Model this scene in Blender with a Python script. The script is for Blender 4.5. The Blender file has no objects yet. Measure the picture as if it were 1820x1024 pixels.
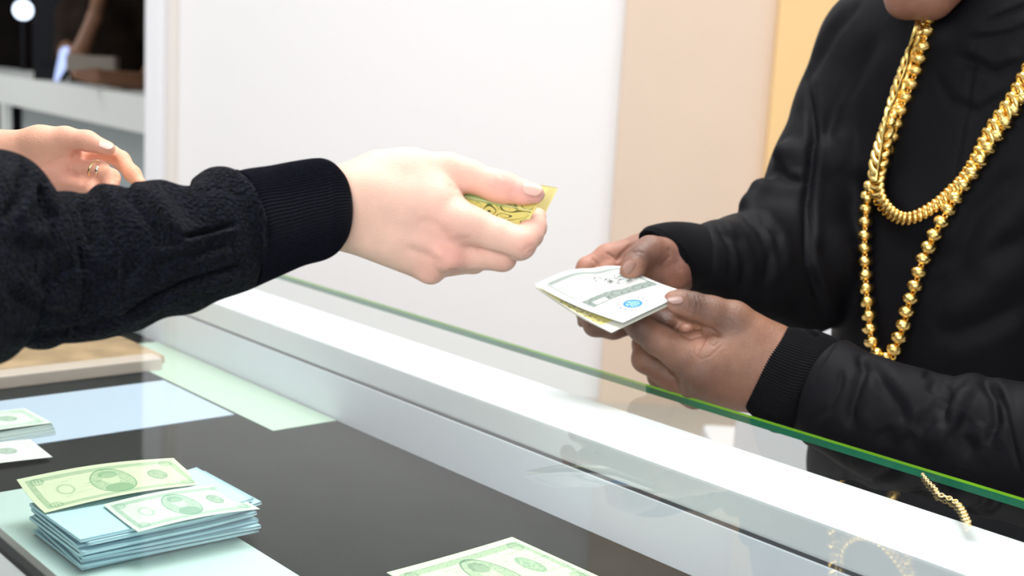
import bpy, math, random
import numpy as np
from mathutils import Vector, Matrix
from mathutils.bvhtree import BVHTree
random.seed(4)
C = bpy.context.scene
COL = C.collection

# ------------------------------------------------------------------ camera frame
f = 2300.0
pitch, roll = math.radians(9.9), math.radians(3.2)
cam = np.array([0, 0, 1.35])
F = np.array([0, math.cos(pitch), -math.sin(pitch)])
R0 = np.array([1., 0, 0]); U0 = np.cross(R0, F)
Rt = R0*math.cos(roll) + U0*math.sin(roll)
Up = -R0*math.sin(roll) + U0*math.cos(roll)
def P(x, y, d): return cam + d*(F + Rt*(x-910)/f - Up*(y-512)/f)
def projv(p):
    q = np.asarray(p)-cam; d = q@F
    return 910+f*(q@Rt)/d, 512-f*(q@Up)/d, d
def onplane(x, y, z):
    a = P(x, y, 1)-cam; return cam + a*(z-cam[2])/a[2]
U = np.array([-.66062914, .75071242, 0]); V = np.array([.75071242, .66062914, 0])
O = np.array([0.45669692, 1.08619052, 0])
def Q(u, v, z): return O + U*u + V*v + np.array([0, 0, z])
ROTUV = math.atan2(U[1], U[0])

cd = bpy.data.cameras.new('camera'); co = bpy.data.objects.new('camera', cd); COL.objects.link(co)
m = Matrix((( Rt[0], Up[0], -F[0], cam[0]), (Rt[1], Up[1], -F[1], cam[1]), (Rt[2], Up[2], -F[2], cam[2]), (0, 0, 0, 1)))
co.matrix_world = m
cd.sensor_width = 36; cd.lens = 36*f/1820
cd.dof.use_dof = True; cd.dof.focus_distance = 1.17; cd.dof.aperture_fstop = 6.0
cd.clip_start = .02
C.camera = co

# ------------------------------------------------------------------ helpers: objects
def tag(o, label=None, cat=None, group=None, kind=None):
    if label: o['label'] = label
    if cat: o['category'] = cat
    if group: o['group'] = group
    if kind: o['kind'] = kind
    return o
def empty(name, loc):
    o = bpy.data.objects.new(name, None); COL.objects.link(o); o.location = tuple(loc); o.empty_display_size = .05
    return o
def link(name, me, mat=None, parent=None, smooth=True):
    o = bpy.data.objects.new(name, me); COL.objects.link(o)
    if mat is not None:
        for mm in (mat if isinstance(mat, (list, tuple)) else [mat]): me.materials.append(mm)
    if smooth and len(me.polygons): me.polygons.foreach_set('use_smooth', [True]*len(me.polygons))
    if parent:
        o.parent = parent
        o.matrix_parent_inverse = Matrix.Translation(Vector(parent_loc(parent))).inverted()
    return o
def parent_loc(o):
    l = Vector(o.location)
    while o.parent: break
    return l
def part(name, me, mat, parent, smooth=True):
    """world-space mesh placed under an Empty or mesh parent whose own frame is a pure translation (or origin)"""
    o = link(name, me, mat, None, smooth)
    o.parent = parent
    o.matrix_parent_inverse = Matrix.Translation(-WL(parent))
    return o
def WL(o):
    p = Vector(o.location)
    if o.parent: 
        p = WL(o.parent) + (o.matrix_parent_inverse @ o.location)
    return p
def npmesh(name, verts, faces):
    me = bpy.data.meshes.new(name)
    verts = np.asarray(verts, dtype=np.float32); faces = np.asarray(faces, dtype=np.int32)
    n = faces.shape[1]
    me.vertices.add(len(verts)); me.vertices.foreach_set('co', verts.ravel())
    me.loops.add(faces.size); me.loops.foreach_set('vertex_index', faces.ravel())
    me.polygons.add(len(faces)); me.polygons.foreach_set('loop_start', np.arange(0, faces.size, n, dtype=np.int32))
    try: me.polygons.foreach_set('loop_total', np.full(len(faces), n, dtype=np.int32))
    except Exception: pass
    me.update(calc_edges=True); me.validate()
    return me
def setcol(me, rgb, name='Col'):
    a = me.color_attributes.new(name, 'FLOAT_COLOR', 'POINT')
    c = np.ones((len(me.vertices), 4), np.float32); c[:, :3] = rgb
    a.data.foreach_set('color', c.ravel())
def boxm(name, lo, hi, bev=0.0, frame=None):
    """box between lo and hi in (u,v,z) of the counter (frame='uv') or world axes"""
    import bmesh
    bm = bmesh.new()
    bmesh.ops.create_cube(bm, size=1)
    lo = np.array(lo, float); hi = np.array(hi, float)
    for vt in bm.verts:
        c = (np.array(vt.co)+.5)*(hi-lo)+lo
        vt.co = tuple(Q(*c)) if frame == 'uv' else tuple(c)
    bmesh.ops.recalc_face_normals(bm, faces=bm.faces)
    if bev > 0: bmesh.ops.bevel(bm, geom=bm.edges[:], offset=bev, segments=3, affect='EDGES', profile=.6)
    me = bpy.data.meshes.new(name); bm.to_mesh(me); bm.free()
    return me

# ------------------------------------------------------------------ helpers: materials
class NT:
    def __init__(s, name):
        s.m = bpy.data.materials.new(name); s.m.use_nodes = True; s.t = s.m.node_tree; s.t.nodes.clear()
        s.out = s.n('ShaderNodeOutputMaterial')
    def n(s, k, **kw):
        x = s.t.nodes.new(k)
        for a, b in kw.items():
            if a in x.bl_rna.properties.keys(): setattr(x, a, b)
            else: x.inputs[a.replace('_', ' ')].default_value = b
        return x
    def l(s, a, b): s.t.links.new(a, b)
def principled(name, col, rough=.5, metal=0, spec=.5, sheen=0, sss=0, bump=None, attr=None, var=None, coat=0):
    """bump: list of (kind, scale, strength, distance); var: (scale, amount)"""
    N = NT(name); b = N.n('ShaderNodeBsdfPrincipled'); N.l(b.outputs[0], N.out.inputs[0])
    b.inputs['Base Color'].default_value = (*col, 1); b.inputs['Roughness'].default_value = rough
    b.inputs['Metallic'].default_value = metal; b.inputs['Specular IOR Level'].default_value = spec
    b.inputs['Sheen Weight'].default_value = sheen
    if sheen: b.inputs['Sheen Roughness'].default_value = .4
    b.inputs['Coat Weight'].default_value = coat
    if sss:
        b.inputs['Subsurface Weight'].default_value = sss; b.inputs['Subsurface Radius'].default_value = (.012, .005, .003); b.inputs['Subsurface Scale'].default_value = .5
    tc = N.n('ShaderNodeTexCoord')
    src = None
    if attr:
        a = N.n('ShaderNodeAttribute'); a.attribute_name = attr; src = a.outputs['Color']
    if var:
        nz = N.n('ShaderNodeTexNoise'); nz.inputs['Scale'].default_value = var[0]; nz.inputs['Detail'].default_value = 6
        N.l(tc.outputs['Object'], nz.inputs['Vector'])
        mr = N.n('ShaderNodeMapRange'); N.l(nz.outputs[0], mr.inputs[0]); mr.inputs[1].default_value = .3; mr.inputs[2].default_value = .7
        mr.inputs[3].default_value = 1-var[1]; mr.inputs[4].default_value = 1+var[1]
        mx = N.n('ShaderNodeMix', data_type='RGBA', blend_type='MULTIPLY'); mx.inputs[0].default_value = 1
        if src: N.l(src, mx.inputs[6])
        else: mx.inputs[6].default_value = (*col, 1)
        N.l(mr.outputs[0], mx.inputs[7]); src = mx.outputs[2]
    if src: N.l(src, b.inputs['Base Color'])
    prev = None
    for kind, sc, st, dist in (bump or []):
        if kind == 'noise':
            t = N.n('ShaderNodeTexNoise'); t.inputs['Scale'].default_value = sc; t.inputs['Detail'].default_value = 4
        elif kind == 'voro':
            t = N.n('ShaderNodeTexVoronoi'); t.inputs['Scale'].default_value = sc
        else:
            t = N.n('ShaderNodeTexWave'); t.inputs['Scale'].default_value = sc
        N.l(tc.outputs['Object'], t.inputs['Vector'])
        bp = N.n('ShaderNodeBump'); bp.inputs['Strength'].default_value = st; bp.inputs['Distance'].default_value = dist
        N.l(t.outputs[0], bp.inputs['Height'])
        if prev: N.l(prev.outputs[0], bp.inputs['Normal'])
        prev = bp
    if prev: N.l(prev.outputs[0], b.inputs['Normal'])
    return N.m
def glassmat(name, tint, base=.05, power=3.0, amp=.95, rough=0.0):
    N = NT(name)
    g = N.n('ShaderNodeNewGeometry'); d = N.n('ShaderNodeVectorMath', operation='DOT_PRODUCT')
    N.l(g.outputs['Incoming'], d.inputs[0]); N.l(g.outputs['Normal'], d.inputs[1])
    a = N.n('ShaderNodeMath', operation='ABSOLUTE'); N.l(d.outputs['Value'], a.inputs[0])
    s = N.n('ShaderNodeMath', operation='SUBTRACT'); s.inputs[0].default_value = 1; N.l(a.outputs[0], s.inputs[1])
    p = N.n('ShaderNodeMath', operation='POWER'); N.l(s.outputs[0], p.inputs[0]); p.inputs[1].default_value = power
    q = N.n('ShaderNodeMath', operation='MULTIPLY_ADD'); N.l(p.outputs[0], q.inputs[0]); q.inputs[1].default_value = amp; q.inputs[2].default_value = base
    q.use_clamp = True
    tr = N.n('ShaderNodeBsdfTransparent'); tr.inputs[0].default_value = (*tint, 1)
    gl = N.n('ShaderNodeBsdfGlossy'); gl.inputs['Roughness'].default_value = rough; gl.inputs[0].default_value = (.97, 1, .985, 1)
    mx = N.n('ShaderNodeMixShader'); N.l(q.outputs[0], mx.inputs[0]); N.l(tr.outputs[0], mx.inputs[1]); N.l(gl.outputs[0], mx.inputs[2])
    N.l(mx.outputs[0], N.out.inputs[0]); return N.m
def emis(name, col, st):
    N = NT(name); e = N.n('ShaderNodeEmission'); e.inputs[0].default_value = (*col, 1); e.inputs[1].default_value = st
    N.l(e.outputs[0], N.out.inputs[0]); return N.m

M = {}
M['wall_white'] = principled('white_paint', (.86, .86, .88), .9, bump=[('noise', 40, .1, .002)])
M['wall_beige'] = principled('beige_paint', (.74, .60, .49), .9, bump=[('noise', 40, .1, .002)], var=(1.5, .03))
M['wall_orange'] = principled('apricot_paint', (.86, .60, .30), .9, bump=[('noise', 40, .1, .002)])
M['floor'] = principled('pale_tile', (.55, .52, .48), .5, var=(3, .05))
M['ceiling'] = principled('ceiling_paint', (.85, .85, .85), .9)
M['dark_wall'] = principled('dark_wall', (.007, .005, .005), .9, spec=.05, var=(2, .5))
M['lacquer'] = principled('white_lacquer', (.84, .85, .90), .3, bump=[('noise', 300, .04, .0005)])
M['lacquer_inner'] = principled('white_laminate', (.86, .88, .98), .5, bump=[('noise', 400, .05, .0005)])
M['groove'] = principled('shadow_gap_seal', (.10, .10, .11), .7)
M['mat'] = principled('charcoal_felt_mat', (.018, .0185, .0175), .85, spec=.2, bump=[('noise', 900, .4, .001)], var=(14, .25))
M['pale_board'] = principled('pale_mint_card', (.62, .80, .77), .6)
M['blue_paper'] = principled('pale_blue_paper', (.50, .60, .76), .7)
M['tan'] = principled('tan_leather', (.50, .33, .19), .6, var=(20, .25), bump=[('noise', 200, .2, .001)])
M['pinkrim'] = principled('pale_rim', (.68, .55, .48), .5)
M['gold'] = principled('polished_gold', (.95, .66, .22), .17, metal=1, var=(160, .08), bump=[('noise', 500, .08, .0004)])
M['gold_pale'] = principled('pale_gold', (.98, .78, .40), .2, metal=1, bump=[('noise', 700, .1, .0003)])
M['silver'] = principled('silver', (.9, .88, .75), .2, metal=1)
M['skin_pale'] = principled('pale_skin', (.8, .5, .4), .5, attr='Col', spec=.35, sss=.12, bump=[('voro', 900, .35, .0006), ('noise', 420, .3, .0008)], var=(60, .05))
M['skin_dark'] = principled('brown_skin', (.3, .15, .1), .42, attr='Col', spec=.45, sss=.06, bump=[('voro', 800, .45, .0007), ('noise', 300, .3, .0010)], var=(90, .10))
M['nail'] = principled('fingernail', (.74, .44, .37), .38, spec=.4, sss=.1)
M['nail_dark'] = principled('fingernail_pink', (.30, .185, .165), .3, spec=.5)
M['nail_mid'] = principled('fingernail_rose', (.46, .26, .21), .3, spec=.5)
M['fleece'] = principled('navy_black_fleece', (.0050, .0065, .0130), .95, spec=.10, sheen=.05, bump=[('noise', 420, 1.0, .006), ('voro', 330, 1, .004)], var=(330, .8))
M['knit'] = principled('navy_black_rib_knit', (.0045, .0055, .0110), .95, spec=.10, sheen=.05, bump=[('noise', 1100, .8, .0012)], var=(400, .35))
M['nylon'] = principled('black_soft_shell', (.0045, .0045, .0065), .60, spec=.10, sheen=.0, bump=[('noise', 1200, .15, .0005), ('noise', 16, .2, .010)])
M['nylon_knit'] = principled('black_rib_knit', (.0040, .0042, .0058), .9, spec=.12, sheen=.03, bump=[('noise', 1100, .8, .0010)])
M['trouser'] = principled('charcoal_cloth', (.02, .02, .025), .9, bump=[('noise', 500, .4, .001)])
M['hair'] = principled('black_hair', (.012, .010, .009), .6, bump=[('noise', 300, 1, .003)])
M['hair_brown'] = principled('brown_hair', (.09, .045, .025), .5, bump=[('noise', 200, 1, .003)])
M['glass'] = glassmat('counter_glass', (.96, .985, .975), .022, 4.3, .62)
M['glass_under'] = glassmat('glass_underside', (.97, .99, .98), .0, 5, .0)
M['glass_edge'] = principled('green_glass_edge', (.0, .17, .08), .12, spec=.7, var=(9, .3))
M['glass_lime'] = principled('lime_glass_arris', (.26, .66, .01), .2, spec=.4, var=(5, .35))
M['note'] = principled('printed_banknote', (1, 1, 1), .65, attr='Col', spec=.25)
M['wad'] = principled('banded_paper_edges', (.56, .82, .93), .75, bump=[('wave', 300, .3, .0005)])
M['black_plastic'] = principled('black_plastic', (.006, .007, .011), .5, spec=.2)
M['lamp'] = emis('lamp_glow', (.72, .84, 1), 3.0)
M['led'] = emis('screen_glow', (.5, .62, 1.0), 1.3)

# ------------------------------------------------------------------ implicit surfaces
class SDF:
    """smooth unions of tapered capsules and ellipsoids, meshed by surface nets"""
    def __init__(s, voxel, lo, hi):
        s.h = voxel; s.lo = np.array(lo, float)
        s.n = np.ceil((np.array(hi)-s.lo)/voxel).astype(int)+1
        s.D = np.full(s.n, .05, np.float32)
    def sub(s, lo, hi):
        i0 = np.clip(np.floor((lo-s.lo)/s.h).astype(int), 0, s.n); i1 = np.clip(np.ceil((hi-s.lo)/s.h).astype(int)+1, 0, s.n)
        if (i1 <= i0).any(): return None
        sl = tuple(slice(a, b) for a, b in zip(i0, i1))
        ax = [(np.arange(a, b)*s.h+s.lo[k]).astype(np.float32) for k, (a, b) in enumerate(zip(i0, i1))]
        return sl, ax[0][:, None, None], ax[1][None, :, None], ax[2][None, None, :]
    @staticmethod
    def smin(a, b, k):
        if k <= 0: return np.minimum(a, b)
        h = np.maximum(k-np.abs(a-b), 0)/k
        return np.minimum(a, b)-h*h*k*.25
    def put(s, sl, d, k, neg=False, target=None):
        T = s.D if target is None else target
        if neg: T[sl] = -s.smin(-T[sl], d, k)
        else: T[sl] = s.smin(T[sl], d, k)
    def cone(s, a, b, ra, rb, k=.004, neg=False, T=None):
        a = np.array(a, float); b = np.array(b, float)
        pad = max(ra, rb)+k+4*s.h
        w = s.sub(np.minimum(a, b)-pad, np.maximum(a, b)+pad)
        if w is None: return
        sl, X, Y, Z = w
        ab = b-a; L2 = float(ab@ab)+1e-12
        t = ((X-a[0])*ab[0]+(Y-a[1])*ab[1]+(Z-a[2])*ab[2])/L2
        L = math.sqrt(L2); sl_ = max(-.95, min(.95, (rb-ra)/L))
        # tilt correction so that the side is a true cone tangent to both spheres
        px = X-a[0]-t*ab[0]; py = Y-a[1]-t*ab[1]; pz = Z-a[2]-t*ab[2]
        rad = np.sqrt(px*px+py*py+pz*pz)
        t = np.clip(t + rad/L*sl_/math.sqrt(1-sl_*sl_), 0, 1)
        d = np.sqrt((X-a[0]-t*ab[0])**2+(Y-a[1]-t*ab[1])**2+(Z-a[2]-t*ab[2])**2)-(ra+(rb-ra)*t)
        s.put(sl, d.astype(np.float32), k, neg, T)
    def ell(s, c, r, axes=None, k=.004, neg=False, T=None):
        c = np.array(c, float); r = np.array(r, float); A = np.eye(3) if axes is None else np.array(axes, float)
        pad = r.max()+k+4*s.h
        w = s.sub(c-pad, c+pad)
        if w is None: return
        sl, X, Y, Z = w
        q = [((X-c[0])*A[i][0]+(Y-c[1])*A[i][1]+(Z-c[2])*A[i][2]) for i in range(3)]
        k0 = np.sqrt(sum((q[i]/r[i])**2 for i in range(3)))
        k1 = np.sqrt(sum((q[i]/r[i]**2)**2 for i in range(3)))+1e-9
        d = k0*(k0-1)/k1
        s.put(sl, d.astype(np.float32), k, neg, T)
    def new(s): return np.full(s.n, .05, np.float32)
    def merge(s, T, k): s.D = s.smin(s.D, T, k)
    def mesh(s):
        D = s.D; ins = D < 0
        n0, n1, n2 = D.shape
        cnt = np.zeros((n0-1, n1-1, n2-1), np.int8)
        for i in (0, 1):
            for j in (0, 1):
                for k in (0, 1): cnt += ins[i:n0-1+i, j:n1-1+j, k:n2-1+k]
        cells = (cnt > 0) & (cnt < 8)
        idx = -np.ones(cells.shape, np.int32); ci = np.argwhere(cells); idx[cells] = np.arange(len(ci))
        acc = np.zeros((len(ci), 3)); num = np.zeros(len(ci))
        corners = {}
        def val(o): return D[ci[:, 0]+o[0], ci[:, 1]+o[1], ci[:, 2]+o[2]]
        for ax in range(3):
            for a in (0, 1):
                for b in (0, 1):
                    o0 = [0, 0, 0]; oth = [x for x in range(3) if x != ax]
                    o0[oth[0]] = a; o0[oth[1]] = b; o1 = list(o0); o1[ax] = 1
                    v0 = val(o0); v1 = val(o1); cr = (v0 < 0) != (v1 < 0)
                    t = np.where(cr, v0/np.where(cr, v0-v1, 1), 0)
                    p = np.tile(np.array(o0, float), (len(ci), 1)); p[:, ax] += t
                    acc[cr] += p[cr]; num[cr] += 1
        verts = (ci+acc/num[:, None])*s.h+s.lo
        quads = []
        for ax in range(3):
            a0 = [slice(None)]*3; a1 = [slice(None)]*3
            a0[ax] = slice(0, -1); a1[ax] = slice(1, None)
            A = ins[tuple(a0)]; B = ins[tuple(a1)]
            e = np.argwhere(A != B)
            o = [x for x in range(3) if x != ax]
            ok = np.all([(e[:, o[0]] > 0), (e[:, o[1]] > 0), (e[:, o[0]] < D.shape[o[0]]-1), (e[:, o[1]] < D.shape[o[1]]-1)], axis=0)
            e = e[ok]
            def g(da, db):
                q = e.copy(); q[:, o[0]] += da; q[:, o[1]] += db; return idx[q[:, 0], q[:, 1], q[:, 2]]
            f4 = np.stack([g(-1, -1), g(0, -1), g(0, 0), g(-1, 0)], 1)
            flip = A[e[:, 0], e[:, 1], e[:, 2]]
            if ax == 1: flip = ~flip
            f4[~flip] = f4[~flip][:, ::-1]
            quads.append(f4)
        return verts, np.concatenate(quads)
def vnormals(v, q):
    n = np.zeros_like(v); a = v[q[:, 2]]-v[q[:, 0]]; b = v[q[:, 3]]-v[q[:, 1]]; c = np.cross(a, b)
    for i in range(4): np.add.at(n, q[:, i], c)
    return n/(np.linalg.norm(n, axis=1, keepdims=True)+1e-12)
def relax(v, q, it=2, lam=.5):
    e = np.concatenate([q[:, [0, 1]], q[:, [1, 2]], q[:, [2, 3]], q[:, [3, 0]]])
    for _ in range(it):
        s_ = np.zeros_like(v); c = np.zeros(len(v))
        np.add.at(s_, e[:, 0], v[e[:, 1]]); np.add.at(s_, e[:, 1], v[e[:, 0]])
        np.add.at(c, e[:, 0], 1); np.add.at(c, e[:, 1], 1)
        v = v+lam*(s_/np.maximum(c, 1)[:, None]-v)
    return v
def vproj(v):
    q = v-cam; d = q@F
    return 910+f*(q@Rt)/d, 512-f*(q@Up)/d, d
def creases(v, n, lst, side=0.15):
    """folds: lst of (polyline px, width px, depth m[, ridge m]); pushes the surface seen from the front along its normal"""
    x, y, d = vproj(v); front = np.clip(-(n@F)*4+.3, 0, 1)
    off = np.zeros(len(v))
    for pl, w, dep, *rd in lst:
        best = np.full(len(v), 1e9); along = np.zeros(len(v)); sgn = np.zeros(len(v))
        m_ = (x > min(p[0] for p in pl)-5*w) & (x < max(p[0] for p in pl)+5*w) & (y > min(p[1] for p in pl)-5*w) & (y < max(p[1] for p in pl)+5*w)
        if not m_.any(): continue
        xs, ys = x[m_], y[m_]; bb = np.full(m_.sum(), 1e9); al = np.zeros(m_.sum()); sg = np.zeros(m_.sum())
        nseg = len(pl)-1
        for i in range(nseg):
            (x0, y0), (x1, y1) = pl[i], pl[i+1]; dx, dy = x1-x0, y1-y0; L = dx*dx+dy*dy+1e-9
            t = np.clip(((xs-x0)*dx+(ys-y0)*dy)/L, 0, 1)
            ds = np.hypot(xs-x0-t*dx, ys-y0-t*dy); s2 = np.sign((xs-x0)*dy-(ys-y0)*dx)
            u_ = ds < bb; bb[u_] = ds[u_]; al[u_] = ((i+t)/nseg)[u_]; sg[u_] = s2[u_]
        env = np.clip(np.minimum(al, 1-al)*6+.12, 0, 1)
        o = -dep*np.exp(-(bb/w)**2)*env
        if rd: o += rd[0]*np.exp(-((bb*sg-2.0*w)/(1.5*w))**2)*env
        off[m_] += o*front[m_]
    return v+n*off[:, None]
def spots(v, base, lst):
    """lst of (point, radius, colour, strength): patches of skin colour"""
    c = np.tile(np.array(base, float), (len(v), 1))
    for p, r, col, st in lst:
        w = st*np.exp(-((np.linalg.norm(v-np.array(p), axis=1)/r)**2))
        c = c*(1-w[:, None])+np.array(col)*w[:, None]
    return c
def catmull(pts, n):
    pts = np.array(pts, float); k = len(pts)
    p = np.vstack([2*pts[0]-pts[1], pts, 2*pts[-1]-pts[-2]])
    t = np.linspace(0, k-1-1e-6, n); i = t.astype(int); u_ = (t-i)[:, None]
    a, b, c, d = p[i], p[i+1], p[i+2], p[i+3]
    return .5*((2*b)+(-a+c)*u_+(2*a-5*b+4*c-d)*u_**2+(-a+3*b-3*c+d)*u_**3)
def join(parts_):
    V_, Q_ = [], []; o = 0
    for v, q in parts_: V_.append(v); Q_.append(q+o); o += len(v)
    return np.concatenate(V_), np.concatenate(Q_)
# ------------------------------------------------------------------ hands
class HandFrame:
    def __init__(s, ox, oy, sc, D): s.o = (ox, oy); s.sc = sc; s.D = D
    def p(s, x, y, dz=0): return P(s.o[0]+x/s.sc, s.o[1]+y/s.sc, s.D+dz/1000.)
    def r(s, r): return r/s.sc/f*s.D
def chain(S, H, pts, k, T=None):
    for a, b in zip(pts[:-1], pts[1:]):
        S.cone(H.p(*a[:3]), H.p(*b[:3]), H.r(a[3]), H.r(b[3]), k, T=T)
def region(H, x0, y0, x1, y1, dz0, dz1, vox):
    c = np.array([H.p(x, y, z) for x in (x0, x1) for y in (y0, y1) for z in (dz0, dz1)])
    return SDF(vox, c.min(0), c.max(0))
VH = .00125
def nail(name, H, c, ax, wid, length, width, mat, parent, bulge):
    """curved plate: c centre (zx,zy,dz of its surface), ax the finger's direction and wid its cross direction in the hand frame"""
    c0 = H.p(*c); a = H.p(c[0]+ax[0], c[1]+ax[1], c[2]+ax[2])-c0; a /= np.linalg.norm(a)
    w = H.p(c[0]+wid[0], c[1]+wid[1], c[2]+wid[2])-c0; w -= a*(w@a); w /= np.linalg.norm(w)
    n = np.cross(a, w); n = n if n@F < 0 else -n
    g = 15; vs = []; qs = []
    for s_ in (1, -1):
        for i in range(g):
            for j in range(g):
                s0 = i/(g-1)*2-1; t0 = j/(g-1)*2-1
                rr = (abs(s0)**3+abs(t0)**3)**(1/3.) if (s0 or t0) else 0; mx = max(abs(s0), abs(t0)); k = mx/rr if rr > 0 else 1
                s1, t1 = s0*k, t0*k
                vs.append(c0+a*s1*length/2+w*t1*width/2-n*(bulge*t1*t1+.25*bulge*s1*s1)+n*(.0004*s_))
    for i in range(g-1):
        for j in range(g-1):
            q = [i*g+j, (i+1)*g+j, (i+1)*g+j+1, i*g+j+1]; qs.append(q); qs.append([x+g*g for x in q[::-1]])
    return part(name, npmesh(name, vs, qs), mat, parent)

def hand_clerk_right():
    H = HandFrame(560, 230, 3.531, 1.0)
    S = region(H, -420, -60, 1560, 1080, -45, 95, VH)
    # wrist and back of the hand
    for (a, b, k) in [((-400, 455, 5, 160), (150, 432, 2, 152), .01), ((-400, 600, 8, 160), (160, 575, 4, 150), .01),
                      ((150, 430, 4, 150), (900, 590, 2, 128), .012), ((160, 480, 2, 150), (830, 745, 6, 118), .010),
                      ((165, 575, 6, 150), (700, 825, 12, 120), .012), ((170, 585, 14, 140), (640, 800, 26, 118), .012),
                      ((180, 385, 6, 134), (400, 292, 12, 130), .018), ((400, 292, 12, 130), (600, 270, 17, 126), .018), ((600, 270, 17, 126), (840, 256, 22, 108), .014),
                      ((300, 410, -2, 136), (760, 440, 2, 118), .016), ((300, 420, 22, 150), (700, 560, 30, 140), .012), ((560, 300, 14, 140), (800, 470, 12, 120), .012)]:
        chain(S, H, [a, b], k)
    # thumb
    T = S.new(); chain(S, H, [(820, 262, 22, 112), (960, 292, 20, 100), (1130, 352, 17, 99)], .006, T)
    chain(S, H, [(1130, 352, 17, 99), (1190, 366, 16, 97), (1300, 394, 15, 76), (1384, 406, 15, 60)], .004, T)
    S.merge(T, .006)
    # forefinger
    T = S.new(); chain(S, H, [(880, 575, 2, 128), (1010, 618, -1, 112), (1150, 668, -4, 100), (1282, 716, -7, 101)], .006, T)
    chain(S, H, [(1282, 716, -7, 100), (1345, 660, 12, 84), (1374, 615, 27, 76), (1398, 545, 40, 56)], .005, T)
    S.merge(T, .006)
    # middle finger
    T = S.new(); chain(S, H, [(800, 765, 6, 116), (980, 792, 8, 92), (1178, 806, 8, 82)], .006, T)
    chain(S, H, [(1178, 806, 8, 82), (1210, 740, 30, 72), (1290, 640, 46, 62)], .005, T)
    S.merge(T, .0035)
    # ring and little finger, folded behind
    T = S.new(); chain(S, H, [(700, 835, 18, 112), (1000, 838, 27, 64)], .006, T); chain(S, H, [(1000, 838, 27, 64), (1100, 740, 52, 60), (1180, 660, 60, 52)], .005, T)
    S.merge(T, .004)
    T = S.new(); chain(S, H, [(640, 800, 32, 100), (850, 815, 48, 62)], .006, T); chain(S, H, [(850, 815, 48, 60), (960, 720, 66, 52), (1040, 640, 66, 46)], .005, T)
    S.merge(T, .004)
    # knuckle heads
    S.ell(H.p(840, 820, -4), (H.r(74), H.r(60), H.r(66)), k=.010); S.ell(H.p(735, 905, 10), (H.r(60),)*3, k=.010)
    S.ell(H.p(930, 590, -9), (H.r(90), H.r(70), H.r(80)), k=.012)
    v, q = S.mesh(); v = relax(v, q, 3); n = vnormals(v, q)
    z = lambda *p: [(560+a/3.531, 230+b/3.531) for a, b in p]
    v = creases(v, n, [(z((1105, 275), (1130, 330), (1165, 372)), 2.0, .0005), (z((1150, 265), (1185, 320), (1200, 372)), 2.2, .0006), (z((1180, 285), (1215, 320), (1212, 360)), 1.8, .0004),
        (z((1000, 748), (1130, 780), (1262, 818)), 3.2, .0022), (z((1300, 775), (1335, 740), (1375, 728)), 2.2, .0006), (z((1320, 800), (1350, 765), (1385, 750)), 2, .0004),
        (z((560, 740), (700, 790), (790, 850)), 8, .0012, .0012), (z((640, 570), (760, 600), (840, 680)), 9, .0010), (z((870, 690), (980, 690)), 7, .0008),
        (z((840, 345), (870, 368), (900, 385)), 3, .0006), (z((840, 880), (900, 895), (1040, 890)), 3, .0014), (z((1290, 330), (1300, 385), (1340, 410)), 1.6, .0005)])
    pink = (.76, .33, .27)
    col = spots(v, (.80, .51, .405), [(H.p(1180, 330, 2), .012, pink, .55), (H.p(1330, 380, 2), .016, (.86, .42, .38), .65), (H.p(1350, 730, -20), .013, pink, .5), (H.p(1400, 600, 8), .012, (.84, .42, .36), .45),
        (H.p(800, 640, -14), .024, (.80, .40, .34), .50), (H.p(850, 830, -10), .018, pink, .5), (H.p(540, 370, -10), .02, (.82, .50, .40), .12), (H.p(1180, 850, 0), .014, pink, .35), (H.p(700, 920, 5), .016, pink, .4),
        (H.p(860, 300, 12), .02, (.80, .42, .33), .3), (H.p(120, 450, -12), .03, (.88, .56, .38), .3)])
    return H, v, q, col

def hand_clerk_left():
    H = HandFrame(0, 0, 2.844, 1.22)
    S = region(H, -520, 560, 860, 1120, -45, 75, .0016)
    for (a, b, k) in [((-500, 770, 0, 92), (-60, 775, 0, 98), .01), ((-60, 780, 0, 105), (330, 800, 8, 92), .014), ((-60, 860, 0, 100), (300, 900, 6, 90), .014),
                      ((-40, 740, -2, 62), (200, 712, -6, 66), .012), ((200, 712, -6, 66), (330, 700, -6, 58), .012)]: chain(S, H, [a, b], k)
    T = S.new(); chain(S, H, [(330, 698, -6, 56), (440, 712, -6, 48), (545, 752, -6, 38)], .006, T); S.merge(T, .005)
    T = S.new(); chain(S, H, [(340, 790, 22, 60), (560, 780, 26, 44), (610, 810, 20, 44), (670, 880, 8, 38), (720, 945, 0, 30)], .006, T); S.merge(T, .006)
    T = S.new(); chain(S, H, [(340, 860, 6, 60), (500, 860, -2, 46), (560, 900, -12, 42), (560, 980, -24, 36)], .006, T); S.merge(T, .004)
    T = S.new(); chain(S, H, [(320, 930, 2, 58), (460, 950, -10, 44), (500, 1010, -22, 40)], .006, T); S.merge(T, .004)
    v, q = S.mesh(); v = relax(v, q, 2); n = vnormals(v, q)
    z = lambda *p: [(a/2.844, b/2.844) for a, b in p]
    v = creases(v, n, [(z((180, 860), (300, 800), (390, 790)), 4, .0015), (z((390, 770), (350, 860), (400, 900)), 4, .0015), (z((560, 790), (590, 860), (600, 910)), 5, .002), (z((400, 930), (470, 880), (500, 800)), 4, .002)])
    col = spots(v, (.78, .42, .30), [(H.p(300, 860, -20), .04, (.74, .32, .25), .5), (H.p(560, 740, -10), .014, (.86, .50, .42), .7), (H.p(150, 680, -20), .03, (.85, .48, .33), .5), (H.p(660, 850, 0), .03, (.80, .38, .22), .6)])
    return H, v, q, col

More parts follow.
